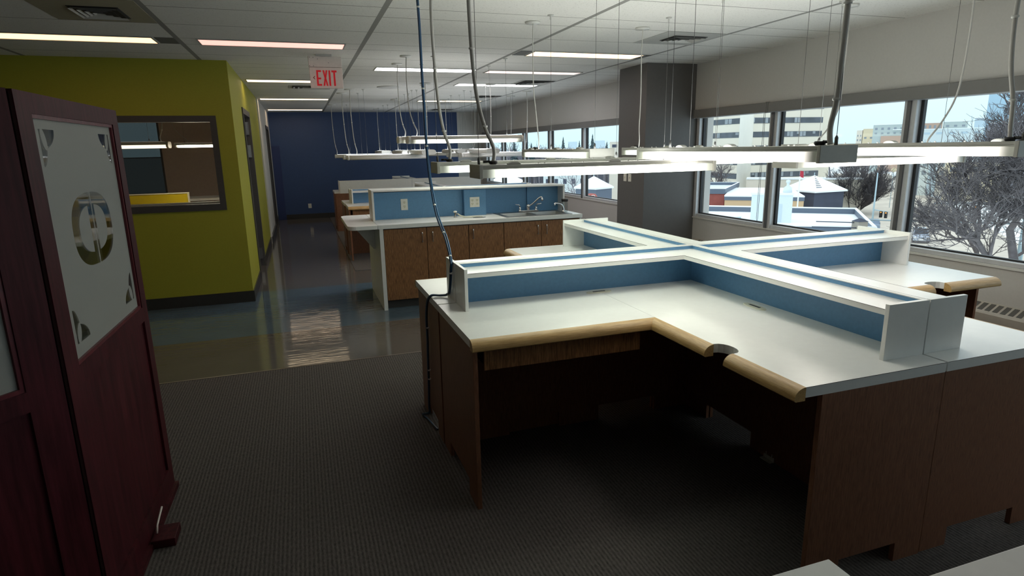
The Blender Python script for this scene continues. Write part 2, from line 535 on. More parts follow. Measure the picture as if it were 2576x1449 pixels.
# blind cassettes under the bulkhead
for i, (a, b) in enumerate(((-2.99, 4.985), (4.99, 6.165), (6.85, 14.85))):
    c = thing('blind_cassette', ('long grey roller blind cassette above the two nearer right-hand windows',
              'short grey roller blind cassette beside the charcoal column',
              'grey roller blind cassette above the far windows beyond the charcoal column')[i], 'blind', (4.33, a, 1.84))
    MB().box(4.335, a, 1.842, 4.47, b, 1.934).build('cover', BLIND, c, 0.004)
    for e in (a, b - 0.012):
        MB().box(4.328, e, 1.838, 4.36, e + 0.012, 1.938).build('end_cap', BLIND, c)
ch = MB().tube([(4.372, 5.045, 1.845), (4.372, 5.043, 1.3), (4.372, 5.047, 0.80), (4.372, 5.055, 0.775), (4.372, 5.065, 0.80), (4.372, 5.063, 1.845)], 0.0022, 5)
tag(ch.build('blind_chain', WIREM), 'thin looped blind chain hanging beside the second mullion', 'chain')

# baseboards
struct(MB().box(-5, YG - 0.012, 0, XG + 0.012, YG, 0.115).build('baseboard_left', BASEB))
struct(MB().box(XG, YG, 0, XG + 0.012, 8.07, 0.115).box(XG, 9.19, 0, XG + 0.012, 11.3, 0.115).box(-0.585, 11.31, 0, -0.56, 13.44, 0.115).box(-0.585, 14.55, 0, -0.573, YB - 0.02, 0.115).build('baseboard_corridor', BASEB))
struct(MB().box(-0.40, YB - 0.012, 0.0, 3.8, YB, 0.115).build('baseboard_back', BASEB))
struct(MB().box(XR - 0.012, 6.84, 0.006, XR, YB - 0.02, 0.10).build('baseboard_right', BASEB))

# office window in the green wall
ow = MB()
o0, o1, p0, p1 = -2.39, -0.748, 0.985, 1.917
ow.box(o0, YG - 0.014, p0, hx0 + 0.055, YG + 0.10, p1).box(o1 - 0.058, YG - 0.014, p0, o1, YG + 0.10, p1)
ow.box(hx0 + 0.055, YG - 0.014, p0, o1 - 0.058, YG + 0.10, p0 + 0.066).box(hx0 + 0.055, YG - 0.014, p1 - 0.060, o1 - 0.058, YG + 0.10, p1)
w = struct(ow.build('window_20', DARKFR))
MB().box(hx0 + 0.055, YG + 0.040, p0 + 0.066, o1 - 0.058, YG + 0.046, p1 - 0.060).build('glass_pane', GLASSG, w)
MB().box(hx0 + 0.055, YG + 0.06, p0 + 0.066, o1 - 0.058, YG + 0.10, p0 + 0.085).build('inner_sill', LAMPG, w)
# windows of the room behind it
for i, (a, b) in enumerate(((-3.35, -2.72), (-2.62, -1.95))):
    w = struct(MB().box(a, 10.62, 0.95, a + 0.03, 10.68, 2.05).box(b - 0.03, 10.62, 0.95, b, 10.68, 2.05).box(a + 0.03, 10.62, 0.95, b - 0.03, 10.68, 0.98).box(a + 0.03, 10.62, 1.50, b - 0.03, 10.68, 1.515).box(a + 0.03, 10.62, 2.02, b - 0.03, 10.68, 2.05).build('window_%d' % (21 + i), DARKFR))
    MB().box(a + 0.03, 10.645, 1.515, b - 0.03, 10.65, 2.02).build('upper_pane', glass_mat('tinted_pane', (0.22, 0.23, 0.23), 0.3), w)
    MB().box(a + 0.03, 10.645, 0.98, b - 0.03, 10.65, 1.50).build('lower_pane', glass_mat('tinted_pane_low', (0.12, 0.115, 0.11), 0.3), w)
yp = thing('yellow_desk_screen', 'low yellow screen with cream edge seen through the office window', 'screen', (-2.3, 8.5, 0))
MB().box(-3.1, 8.5, 0.72, -1.35, 8.53, 1.075).build('panel', YELLOW, yp)
MB().box(-3.1, 8.495, 1.075, -1.35, 8.535, 1.088).box(-1.352, 8.495, 0.72, -1.335, 8.535, 1.088).build('edge_trim', CREAM, yp)
for e in (-3.05, -1.45):
    MB().box(e, 8.5, 0, e + 0.05, 8.53, 0.72).build('leg', LAMPG, yp)
ot = thing('office_counter', 'pale counter edge beyond the yellow screen inside the green office', 'counter', (-1.2, 9.4, 0))
MB().box(-1.9, 9.2, 0.93, -0.72, 9.8, 0.96).build('worktop', WALLW, ot)
MB().box(-1.88, 9.25, 0, -0.74, 9.75, 0.93).build('base', WOOD, ot)

# doors on the corridor
def door(no, x, y0, y1, zt, hing):
    d = struct(MB().box(x - 0.1, y0 - 0.045, 0, x + 0.014, y0 + 0.03, zt + 0.03).box(x - 0.1, y1 - 0.03, 0, x + 0.014, y1 + 0.045, zt + 0.03).box(x - 0.1, y0 + 0.03, zt - 0.04, x + 0.014, y1 - 0.03, zt + 0.03).build('door_%d' % no, DARKFR))
    MB().box(x - 0.09, y0 + 0.03, 0.005, x - 0.05, y1 - 0.03, zt - 0.04).build('door_leaf', DARKFR, d)
    MB().box(x - 0.05, y0 + 0.09, 1.0, x - 0.03, y0 + 0.11, 1.02).tube([(x - 0.03, y0 + 0.10, 1.01), (x - 0.005, y0 + 0.10, 1.01), (x - 0.005, y0 + 0.2, 1.01)], 0.008, 6).build('door_handle', CHROME, d)
    if hing:
        for za, zb in ((1.785, 1.953), (1.489, 1.652), (0.10, 0.26)):
            MB().box(x - 0.048, y1 - 0.05, za, x - 0.010, y1 - 0.031, zb).build('hinge', CHROME, d)
door(1, XG, 8.135, 9.135, 2.05, True)
door(2, -0.585, 13.5, 14.5, 2.055, False)

# ------------------------------------------------------------------ ceiling fixtures
def ceil_light(x0, x1, y0, y1, col, st, label, slots=()):
    t = thing('ceiling_light', label, 'ceiling light', ((x0 + x1) / 2, (y0 + y1) / 2, ZC), 'recessed strip lights in the ceiling')
    m = emis('light_diffuser', col, st)
    MB().box(x0 + 0.012, y0 + 0.012, ZC - 0.004, x1 - 0.012, y1 - 0.012, ZC).build('diffuser', m, t)
    fr = MB().box(x0, y0, ZC - 0.007, x1, y0 + 0.012, ZC).box(x0, y1 - 0.012, ZC - 0.007, x1, y1, ZC).box(x0, y0 + 0.012, ZC - 0.007, x0 + 0.012, y1 - 0.012, ZC).box(x1 - 0.012, y0 + 0.012, ZC - 0.007, x1, y1 - 0.012, ZC)
    fr.build('frame', VENTT, t)
    for a, b in slots:
        MB().box(a, y0 + 0.01, ZC - 0.003, b, y1 - 0.01, ZC).build('air_slot', plain('air_slot_grey', (0.13, 0.13, 0.125), 0.7), t)
WARM = (1.0, 0.82, 0.50)
ceil_light(-2.13, -0.995, 5.655, 5.945, (1.0, 0.58, 0.27), 2.3, 'warm yellow strip light nearest the upper left corner', [(-0.985, -0.845)])
ceil_light(-0.69, 0.465, 5.655, 5.945, (1.0, 0.44, 0.37), 1.25, 'pink strip light above the exit sign')
ceil_light(-0.545, 0.585, 8.53, 8.81, (1.0, 0.76, 0.48), 3.6, 'yellow strip light behind the exit sign')
ceil_light(-0.545, 0.585, 11.40, 11.68, (1.0, 0.76, 0.48), 3.6, 'second yellow strip light along the corridor')
ceil_light(-0.545, 0.585, 14.27, 14.55, (1.0, 0.74, 0.50), 3.6, 'last yellow strip light before the navy wall')
ceil_light(2.20, 3.40, 5.69, 5.985, (1.0, 0.64, 0.36), 2.6, 'cream strip light in front of the charcoal column', [(2.07, 2.19), (3.41, 3.47)])
ceil_light(0.885, 2.04, 7.10, 7.39, (1.0, 0.95, 0.98), 12.0, 'cool white strip light behind the sink pendants')
ceil_light(2.19, 3.40, 7.15, 7.41, (1.0, 0.76, 0.72), 0.78, 'dim pinkish strip light left of the charcoal column')
ceil_light(2.19, 3.42, 8.62, 8.92, (1.0, 0.96, 1.0), 12.0, 'bright white strip light beside the dark diffuser')
ceil_light(2.19, 3.42, 11.62, 11.88, (1.0, 0.76, 0.48), 3.6, 'thin yellow strip light above the far desks')

def vent(x0, x1, y0, y1, vx0, vx1, vy0, vy1, tile, label):
    t = thing('ceiling_vent', label, 'vent', ((vx0 + vx1) / 2, (vy0 + vy1) / 2, ZC), 'square air diffusers in the ceiling')
    MB().box(x0, y0, ZC - 0.003, x1, y1, ZC).build('tile', tile, t)
    MB().box(vx0, vy0, ZC - 0.006, vx1, vy1, ZC - 0.003).build('dark_core', DARKV, t)
    w_, h_ = vx1 - vx0, vy1 - vy0
    for k in range(4):
        s0 = 0.02 + k * 0.12
        a0, a1, b0, b1 = vx0 + w_ * s0, vx1 - w_ * s0, vy0 + h_ * s0, vy1 - h_ * s0
        d = 0.045
        c0, c1, e0, e1 = a0 + w_ * d, a1 - w_ * d, b0 + h_ * d, b1 - h_ * d
        za, zb = ZC - 0.018, ZC - 0.008
        MB().loft([[(a0, b0, za), (a1, b0, za), (a1, b1, za), (a0, b1, za)], [(c0, e0, zb), (c1, e0, zb), (c1, e1, zb), (c0, e1, zb)]], cap=False).build('louvre', VENTM, t)
vent(-1.427, -0.845, 4.385, 5.06, -1.25, -0.975, 4.60, 4.93, VENTTAN, 'square air diffuser in a tan ceiling tile, upper left')
vent(2.90, 3.47, 4.52, 5.08, 3.06, 3.38, 4.66, 4.90, VENTT, 'square air diffuser nearest the window bulkhead, in a grey tile')
vent(2.95, 3.47, 8.10, 8.61, 3.0, 3.44, 8.12, 8.60, VENTT, 'square air diffuser beside the bright white strip light')
vent(3.0, 3.47, 10.5, 10.98, 3.06, 3.44, 10.52, 10.96, VENTT, 'square air diffuser beyond the bright white strip light')
vent(-0.05, 0.57, 9.22, 9.62, 0.0, 0.52, 9.25, 9.58, VENTT, 'air diffuser just below and behind the exit sign')
vent(2.95, 3.47, 14.05, 14.5, 3.0, 3.44, 14.08, 14.47, VENTT, 'farthest air diffuser near the navy wall')
for i, (x, y) in enumerate(((1.31, 9.26), (2.856, 12.42))):
    s = MB().lathe([(0.0, ZC - 0.012), (0.15, ZC - 0.012), (0.165, ZC - 0.006), (0.165, ZC)], x, y, 24).build('ceiling_speaker', VENTM)
    tag(s, ('round white speaker grille in the ceiling over the sink counter', 'round white speaker grille in the ceiling over the far desks')[i], 'speaker', 'round ceiling speakers')

# exit sign
ex = thing('exit_sign', 'white EXIT sign with red letters hanging below the ceiling', 'sign', (0.316, 6.302, 2.135))
MB().box(0.166, 6.305, 2.137, 0.466, 6.345, 2.325).build('sign_face', SIGNW, ex, 0.003)
MB().box(0.163, 6.308, 2.328, 0.464, 6.342, 2.425).build('upper_housing', SIGNW, ex, 0.003)
MB().box(0.235, 6.29, 2.425, 0.375, 6.36, ZC).build('mounting_plate', VENTM, ex)
for x, z in ((0.176, 2.414), (0.208, 2.412), (0.172, 2.338), (0.207, 2.337), (0.247, 2.400), (0.345, 2.368)):
    MB().tube([(x, 6.3085, z), (x, 6.306, z)], 0.0035, 8).build('screw', WIREM, ex)
E_ = [(0, 0), (0.044, 0), (0.044, 0.016), (0.016, 0.016), (0.016, 0.058), (0.040, 0.058), (0.040, 0.074), (0.016, 0.074), (0.016, 0.124), (0.044, 0.124), (0.044, 0.140), (0, 0.140)]
X_ = [(0, 0), (0.015, 0), (0.0225, 0.044), (0.030, 0), (0.045, 0), (0.0305, 0.070), (0.045, 0.140), (0.030, 0.140), (0.0225, 0.098), (0.015, 0.140), (0, 0.140), (0.0145, 0.070)]
I_ = [(0, 0), (0.016, 0), (0.016, 0.140), (0, 0.140)]
T_ = [(0.0165, 0), (0.0325, 0), (0.0325, 0.123), (0.048, 0.123), (0.048, 0.140), (0, 0.140), (0, 0.123), (0.0165, 0.123)]
for nm, P, x in (('letter_e', E_, 0.226), ('letter_x', X_, 0.283), ('letter_i', I_, 0.338), ('letter_t', T_, 0.364)):
    MB().prism_xz([(x + a, 2.159 + b) for a, b in P], 6.3025, 6.305).build(nm, RED, ex)
MB().prism_xz([(0.193, 2.231), (0.211, 2.249), (0.211, 2.240), (0.202, 2.231), (0.211, 2.222), (0.211, 2.213)], 6.3025, 6.305).build('arrow', REDD, ex)

# ------------------------------------------------------------------ corner desks
DX, DY, ZT = 0.632, 0.622, 0.78
def make_desk(label, group, L=1.512, LY=1.523, ex=1.416, ey=1.431, yc=-1.106):
    t = thing('corner_desk', label, 'desk', (0, 0, 0), group)
    g = 0.003
    MB().prism([(-DX - 0.0015, -g), (-L, -g), (-L, -DY), (-DX - 0.0015, -DY)], 0.743, ZT).build('worktop', WHITE, t, 0.0012)
    cut = []
    for k in range(9):                       # wave-shaped bite in the worktop edge
        a = PI * k / 8
        cut.append((-DX + 0.050 * math.sin(a) ** 0.8, yc + 0.062 * math.cos(a)))
    MB().prism([(-g, -g), (-DX, -g)] + cut + [(-DX, -LY), (-g, -LY)], 0.743, ZT).build('worktop', WHITE, t, 0.0012)
    o = 0.044
    prof = [(0, ZT)] + [(o * math.sin(a), 0.738 + 0.042 * math.cos(a) ** 0.9) for a in [PI / 2 * k / 14 for k in range(1, 14)]] + [(o, 0.738), (o - 0.006, 0.733), (0, 0.733)]
    MB().loft([[(-L, -DY - u, z) for u, z in prof], [(-DX - u, -DY - u, z) for u, z in prof]]).build('edge_trim', OAKX, t)
    MB().loft([[(-DX - u, -DY - u, z) for u, z in prof], [(-DX - u, yc + 0.055, z) for u, z in prof]]).build('edge_trim', OAKY, t)
    MB().loft([[(-DX - u, yc - 0.060, z) for u, z in prof], [(-DX - u, -LY, z) for u, z in prof]]).build('edge_trim', OAKY, t)
    # panels
    MB().prism_yz([(-g, 0), (-0.14, 0), (-0.14, 0.083), (-0.51, 0.083), (-0.51, 0), (-0.650, 0), (-0.650, 0.743), (-g, 0.743)], -L + 0.004, -L + 0.024).build('side_panel', WOODSIDE, t, 0.001)
    MB().prism_xz([(-g, 0), (-0.135, 0), (-0.135, 0.083), (-0.405, 0.083), (-0.405, 0), (-0.560, 0), (-0.560, 0.743), (-g, 0.743)], -LY + 0.0005, -LY + 0.020).build('end_panel', WOODSIDE, t, 0.001)
    MB().prism_xz([(-L + 0.024, 0.006), (-1.15, 0.006), (-1.15, 0.09), (-0.85, 0.09), (-0.85, 0.006), (-0.605, 0.006), (-0.605, 0.094), (-0.235, 0.094), (-0.235, 0.006), (-0.024, 0.006), (-0.024, 0.743), (-L + 0.024, 0.743)], -0.022, -0.004).build('modesty_panel', WOODSIDE, t)
    MB().prism_yz([(-0.022, 0.006), (-0.235, 0.006), (-0.235, 0.092), (-0.605, 0.092), (-0.605, 0.006), (-LY + 0.02, 0.006), (-LY + 0.02, 0.743), (-0.022, 0.743)], -0.022, -0.004).build('modesty_panel', WOODSIDE, t)
    dr = MB().box(-1.455, -0.632, 0.638, -0.712, -0.614, 0.733).build('drawer', WOOD, t, 0.001)
    MB().box(-1.44, -0.614, 0.642, -0.728, -0.20, 0.728).build('tray', BLACK, dr)
    # raised divider with shelf
    T = 0.986
    MB().box(-ex + 0.0165, -0.013, ZT, -0.0, -0.0015, T - 0.004).box(-0.013, -ey + 0.0175, ZT, -0.0015, -0.013, T - 0.004).build('divider_panel', BLUEP, t)
    MB().box(-ex + 0.0165, -0.0165, T - 0.0035, 0.0, -0.0015, T).box(-0.0165, -ey + 0.0175, T - 0.0035, -0.0015, -0.0165, T).build('divider_cap', WHITE, t)
    MB().prism([(-ex + 0.017, -0.0135), (-ex + 0.017, -0.186), (-0.186, -0.186), (-0.186, -ey + 0.018), (-0.0135, -ey + 0.018), (-0.0135, -0.0135)], 0.943, 0.965).build('shelf', WHITE, t, 0.0012)
    MB().box(-ex, -0.190, ZT, -ex + 0.0165, -0.0022, T + 0.001).build('shelf_end', WHITE, t, 0.001)
    MB().box(-0.195, -ey, ZT, -0.0022, -ey + 0.0175, T + 0.001).build('shelf_end', WHITE, t, 0.001)
    el = MB().box(-ex + 0.018, -0.1866, 0.9640, -0.186, -0.1859, 0.9653).box(-0.1866, -ey + 0.019, 0.9640, -0.1859, -0.186, 0.9653)
    el.build('edge_line', EDGEL, t)
    MB().box(-L - 0.0006, -DY, ZT - 0.0012, -L + 0.0001, -0.004, ZT + 0.0001).box(-DX, -LY - 0.0006, ZT - 0.0012, -0.004, -LY + 0.0001, ZT + 0.0001).build('edge_line', EDGEL, t)
    for cx, cy, ax in ((-0.640, -0.075, 0), (-0.095, -0.648, 1)):
        pts = []
        for k in range(20):
            a = 2 * PI * k / 20
            u, v = 0.052 * math.cos(a), 0.022 * math.sin(a)
            u += 0.022 * (1 if u > 0.001 else -1)
            pts.append((cx + u, cy + v) if ax == 0 else (cx + v, cy - u))
        gm = MB().prism(pts, ZT, ZT + 0.004).build('cable_grommet', CREAM, t)
        hx, hy = (0.036, 0.006) if ax == 0 else (0.006, 0.036)
        MB().box(cx - hx, cy - hy, ZT + 0.004, cx + hx, cy + hy, ZT + 0.005).build('slot', BLACK, gm)
    return t

def put(t, x, y, rot):
    t.location = (x, y, 0); t.rotation_euler = (0, 0, math.radians(rot)); return t
CX1, CY1 = 2.112, 2.953
protod = make_desk('white corner desk in front with drawer and oak edge, facing the maroon screen', 'corner desks of the near cross')
put(protod, CX1, CY1, 0)
def near_desk(x, y, rot, label, *dims):
    return put(make_desk(label, 'corner desks of the near cross', *dims), x, y, rot)
def desk(x, y, rot, label, group):
    c = copy_tree(protod); c['label'] = label; c['group'] = group
    return put(c, x, y, rot)
near_desk(CX1 + 0.002, CY1 + 0.001, 90, 'white corner desk at right, nearest the window heater, with a notched oak edge', 1.523, 1.592, 1.431, 1.470, -1.137)
near_desk(CX1 + 0.004, CY1 + 0.004, 180, 'corner desk behind the blue dividers, beside the charcoal column', 1.592, 1.508, 1.470, 1.437)
near_desk(CX1, CY1 + 0.004, 270, 'corner desk of the near cross directly facing the sink cabinets', 1.508, 1.512, 1.437, 1.416)
CX2, CY2 = 2.105, 9.55
for r, lab in ((0, 'corner desk of the middle cross with its oak edge showing left of the sink counter'),
               (90, 'corner desk of the middle cross behind the sink, near the far windows'),
               (180, 'far right corner desk of the middle cross, by the far windows'),
               (270, 'far left corner desk of the middle cross, in front of the tall grey screen')):
    desk(CX2, CY2, r, lab, 'corner desks of the middle cross')
CX3, CY3 = 2.115, 12.44
for r, lab in ((180, 'right one of the two corner desks behind the grey screens by the navy wall'),
               (270, 'left one of the two corner desks behind the grey screens by the navy wall')):
    desk(CX3, CY3, r, lab, 'corner desks at the navy wall')
for i, (a, b) in enumerate(((0.70, 2.113), (2.117, 3.56))):
    s = thing('back_screen', ('left half of the long grey screen across the far desks', 'right half of the long grey screen across the far desks')[i], 'screen', ((a + b) / 2, 12.43, 0))
    MB().box(a, 12.415, 0.742, b, 12.432, 0.985).build('upper_panel', GREYLAM, s)
    MB().box(a - 0.09 if i == 0 else a, 12.415, 0.006, b, 12.432, 0.742).build('lower_panel', WOODSIDE, s)

# ------------------------------------------------------------------ desks at the bottom edge of the view
def plain_table(x0, x1, y0, y1, mat, label):
    t = thing('table', label, 'table', ((x0 + x1) / 2, (y0 + y1) / 2, 0))
    MB().box(x0, y0, 0.743, x1, y1, 0.78).build('tabletop', mat, t, 0.002)
    MB().box(x0 + 0.03, y0 + 0.05, 0.006, x0 + 0.05, y1 - 0.04, 0.743).build('leg_panel', WOODSIDE, t)
    MB().box(x1 - 0.05, y0 + 0.05, 0.006, x1 - 0.03, y1 - 0.04, 0.743).build('leg_panel', WOODSIDE, t)
    MB().box(x0 + 0.05, y0 + 0.06, 0.35, x1 - 0.05, y0 + 0.078, 0.743).build('modesty_panel', WOODSIDE, t)
plain_table(0.30, 0.881, 0.10, 0.760, WHITE, 'corner of a bluish white table at the bottom edge, centre right')
plain_table(0.985, 2.55, -0.10, 0.662, SOFTP, 'pale pinkish table top in the bottom right corner')

# ------------------------------------------------------------------ pendant lamps
LZ = {}
def lamp_box(glow):
    """long slim box pendant; x runs along it, outer end at -x"""
    t = thing('pendant_light', '', 'pendant light')
    top = MB().box(-0.6, -0.08, -0.019, 0.6, 0.08, -0.012)
    top.box(-0.6, -0.08, -0.012, 0.6, -0.074, 0).box(-0.6, 0.074, -0.012, 0.6, 0.08, 0).box(-0.6, -0.074, -0.012, -0.45, 0.074, -0.001).box(0.53, -0.074, -0.012, 0.6, 0.074, -0.001)
    MB().box(-0.45, -0.06, -0.012, 0.53, 0.06, -0.010).build('added_uplight', ADDED_UPL, t)  # added glowing strip that brightens the ceiling
    for x in (-0.44, 0.05, 0.42):
        top.prism_xz([(x + 0.03 * math.cos(PI * k / 8), 0.012 * math.sin(PI * k / 8)) for k in range(9)], -0.078, -0.05)
    for x in (-0.33, -0.30, -0.17, -0.11, 0.12, 0.17, 0.31):
        top.box(x, -0.07, 0, x + 0.006, -0.062, 0.006)
    top.build('housing', LAMPG, t, 0.002)
    MB().box(-0.585, -0.078, -0.055, 0.585, 0.078, -0.0195).build('diffuser', glow, t)
    for a, b in ((-0.602, -0.586), (0.586, 0.602)):
        MB().box(a, -0.083, -0.058, b, 0.083, 0.002).build('end_cap', LAMPG, t, 0.002)
    MB().lathe([(0.0, 0.016), (0.017, 0.016), (0.021, 0.009), (0.014, 0.0005), (0, 0.0005)], -0.515, 0, 14).tube([(-0.56, 0.0, 0.012), (-0.53, 0, 0.014)], 0.006, 6).build('cable_gland', BLACK, t)
    return t

def lamp_round(glow, added_upl):
    t = thing('pendant_light', '', 'pendant light')
    w, h = 0.100, 0.072
    def sec(k0, k1, n=10):
        out = []
        for k in range(n + 1):
            a = k0 + (k1 - k0) * k / n
            c, s_ = math.cos(a), math.sin(a)
            out.append(((w) * math.copysign(abs(c) ** 0.45, c), -h / 2 + h / 2 * math.copysign(abs(s_) ** 0.75, s_)))
        return out
    up = sec(0, PI); dn = sec(PI, 2 * PI)
    MB().loft([[(-0.575, y, z) for y, z in up], [(0.575, y, z) for y, z in up]], smooth=True).build('housing', LAMPW, t)
    MB().loft([[(-0.575, y, z) for y, z in dn], [(0.575, y, z) for y, z in dn]], smooth=True).build('diffuser', glow, t)
    MB().box(-0.55, -0.045, -0.004, 0.55, 0.045, 0.0012).build('added_uplight', added_upl, t)  # glow strip added on top to lift the ceiling above
    full = up[:-1] + dn[:-1]
    for a, b in ((-0.60, -0.575), (0.575, 0.60)):
        MB().loft([[(a, y * 1.03, -h / 2 + (z + h / 2) * 1.05) for y, z in full], [(b, y * 1.03, -h / 2 + (z + h / 2) * 1.05) for y, z in full]]).build('end_cap', LAMPW, t, 0.004)
    return t

def hang(t, ztop, cords, wires, r=0.0045, mat=None, canopy_r=0.055, sway=0.03):
    H = ZC - ztop
    for x0, x1, y1 in cords:                 # from the lamp up to its ceiling canopy
        pts = bez([(x0, 0, 0.004), (x0 + 0.006, 0, H * 0.07), (x0 + (x1 - x0) * 0.40, y1 * 0.2, H * 0.17), (x0 + (x1 - x0) * 0.85 + sway * 0.2, y1 * 0.6, H * 0.31), (x1 + sway * 0.1, y1, H * 0.50), (x1 - sway * 0.12, y1, H * 0.78), (x1 + 0.008, y1, H - 0.004)], 6)
        MB().tube(pts, r, 7).build('cord', mat or CABLEG, t)
        MB().lathe([(0.0, H - 0.014), (canopy_r, H - 0.012), (canopy_r, H - 0.0005), (0, H - 0.0005)], x1, y1, 20).build('canopy', LAMPW, t)
        if r > 0.005:
            tb = MB()
            for k in (len(pts) // 3, 2 * len(pts) // 3):
                p = pts[k]; tb.tube([p - Vector((0, 0, 0.004)), p + Vector((0, 0, 0.004))], r * 1.5, 7)
            tb.build('cable_tie', LAMPW, t)
    for x in wires:
        wv = MB().tube([(x, 0, 0), (x, 0, H)], 0.0013, 5).build('suspension_wire', WIREM, t)
        MB().lathe([(0, 0.0), (0.006, 0.0), (0.006, 0.026), (0.0025, 0.034), (0, 0.034)], x, 0, 8).build('wire_grip', WIREM, wv)
        MB().lathe([(0, H - 0.03), (0.006, H - 0.03), (0.006, H - 0.008), (0.022, H - 0.006), (0.022, H - 0.0005), (0, H - 0.0005)], x, 0, 10).build('ceiling_clip', VENTM, wv)

G_COOL = tube_glow('tube_light_greenish', (0.93, 1.0, 0.84), 5.2, 0.575)
G_WARM = tube_glow('tube_light_pinkish', (1.0, 0.93, 0.84), 5.2, 0.575)
G_SINK = tube_glow('tube_light_sink', (0.98, 1.0, 0.84), 5.0, 0.57)
G_OFF = plain('unlit_diffuser', (0.74, 0.73, 0.70), 0.35)
ADDED_UPL = emis('added_uplight_near', (0.97, 0.99, 0.96), 4.3)  # glows added to the pendant tops for ceiling light
ADDED_UPL2 = emis('added_uplight_rear', (0.92, 0.97, 1.0), 3.0)
ADDED_UPL0 = emis('added_uplight_office', (1.0, 0.85, 0.7), 0.3)
def pendant(kind, glow, cx, cy, ztop, rot, cords, wires, label, group, r=0.0045, cr=0.055, sway=0.03):
    t = lamp_box(glow) if kind == 'box' else lamp_round(glow, ADDED_UPL0 if 'office' in label else ADDED_UPL2)
    hang(t, ztop, cords, wires, r, canopy_r=cr, sway=sway)
    t['label'] = label; t['group'] = group
    t.location = (cx, cy, ztop); t.rotation_euler = (0, 0, math.radians(rot))
    return t
GR1 = 'slim box pendants over the near desks'
NW_ = (-0.58, 0.50)
pendant('box', G_COOL, 1.325, 2.62, 1.480, 0, [(-0.515, -0.60, 0.0)], NW_, 'lit box pendant hanging over the front desk, its grey end cap nearest the blue cable', GR1, 0.0085)
pendant('box', G_COOL, 1.285, 3.29, 1.482, 0, [(-0.515, -0.575, 0.0)], NW_, 'lit box pendant just behind the front-most left one', GR1, 0.0085)
pendant('box', G_WARM, 1.745, 2.245, 1.537, 90, [(-0.56, -0.59, 0.01)], (-0.585, 0.42), 'lit box pendant pointing at the viewer with a large grey end cap in mid right', GR1, 0.0095)
pendant('box', G_WARM, 2.610, 2.175, 1.539, 90, [(-0.515, -0.50, 0.05)], (-0.56, 0.42), 'lit box pendant whose end cap is cut by the right edge of the picture', GR1, 0.0085)
pendant('box', G_WARM, 2.96, 2.56, 1.480, 180, [(-0.40, -0.60, 0.0)], (-0.50, 0.52), 'lowest lit box pendant at right, running across below the others', GR1, 0.005)
pendant('box', G_COOL, 2.94, 3.33, 1.482, 180, [(-0.40, -0.64, -0.07)], (-0.50, 0.42), 'box pendant at right seen only as a pale top behind the others', GR1, 0.005)
pendant('box', G_COOL, 1.735, 3.975, 1.535, 270, [(-0.45, -0.45, -0.038)], (-0.20, 0.50), 'short-looking lit box pendant with a pale end cap left of the charcoal column', GR1, 0.0045)
pendant('box', G_COOL, 2.60, 3.95, 1.533, 270, [(-0.47, -0.49, 0.016)], (-0.1, 0.50), 'lit box pendant whose far end reaches the charcoal column', GR1, 0.0045)
GR2 = 'rounded pendants over the sink'
pendant('round', G_SINK, 1.63, 6.21, 1.682, 0, [(-0.50, -0.565, 0.02)], (-0.3, 0.45), 'lit rounded pendant across the navy wall, front one of the pair over the sink', GR2, 0.0055, sway=0.01)
pendant('round', G_SINK, 1.63, 6.80, 1.692, 0, [(-0.52, -0.565, 0.0)], (-0.3, 0.45), 'lit rounded pendant mostly hidden behind the front one over the sink', GR2, 0.0055, sway=0.01)
GR3 = 'rounded pendants over the middle desks'
for x, y, z, rot, cd, lab in (
        (1.29, 9.65, 1.488, 0, -0.50, 'white unlit pendant with its long side to the viewer, before the navy wall'),
        (1.27, 10.28, 1.487, 0, -0.55, 'unlit pendant just behind the long white one before the navy wall'),
        (3.04, 9.65, 1.487, 180, -0.55, 'long unlit pendant across the far windows, in front'),
        (3.04, 10.55, 1.487, 180, -0.58, 'unlit pendant behind the one across the far windows'),
        (1.725, 9.20, 1.548, 90, -0.56, 'rounded unlit pendant with its blunt end to the viewer, left of the pair'),
        (1.725, 10.90, 1.548, 270, -0.56, 'rounded unlit pendant in line behind the left blunt-ended one'),
        (2.665, 9.20, 1.548, 90, -0.54, 'rounded unlit pendant with its blunt end to the viewer, right of the pair'),
        (2.665, 10.95, 1.548, 270, -0.58, 'rounded unlit pendant in line behind the right blunt-ended one')):
    pendant('round', G_OFF, x, y, z, rot, [(cd + 0.04, cd, 0.0)], (-0.3, 0.5), lab, GR3, 0.006, 0.075, sway=0.02)
GR4 = 'pendants over the desks at the navy wall'
for x, y, z, rot, cd, lab in (
        (1.28, 12.83, 1.487, 0, -0.60, 'farthest left pendant before the navy wall, only its left end showing'),
        (3.08, 13.09, 1.487, 180, -0.58, 'farthest right pendant near the white end wall'),
        (1.71, 13.50, 1.548, 270, -0.56, 'last pendant pointing at the navy wall, left one'),
        (2.67, 13.75, 1.548, 270, -0.58, 'last pendant pointing at the navy wall, right one')):
    pendant('round', G_OFF, x, y, z, rot, [(cd + 0.04, cd, 0.0)], (-0.3, 0.5), lab, GR4, 0.006, 0.085, sway=0.02)
G_ROOM = tube_glow('stand_in_glow_office', (1.0, 0.88, 0.66), 30.0, 0.57)
pendant('round', emis('office_lamp_dim', (1.0, 0.82, 0.62), 1.6), -1.965, 7.9, 1.692, 180, [(-0.52, -0.57, 0)], (-0.4, 0.4), 'dim pendant inside the green office, left of two', 'pendants inside the green office', 0.006)
pendant('round', G_ROOM, -1.045, 8.1, 1.676, 0, [(-0.35, -0.62, 0)], (-0.4, 0.4), 'lit pendant standing in for a reflection in the office glass, right of two', 'pendants inside the green office', 0.006).scale = (0.5, 0.7, 0.7)  # stands in for a lamp reflection; its added glow lights the office

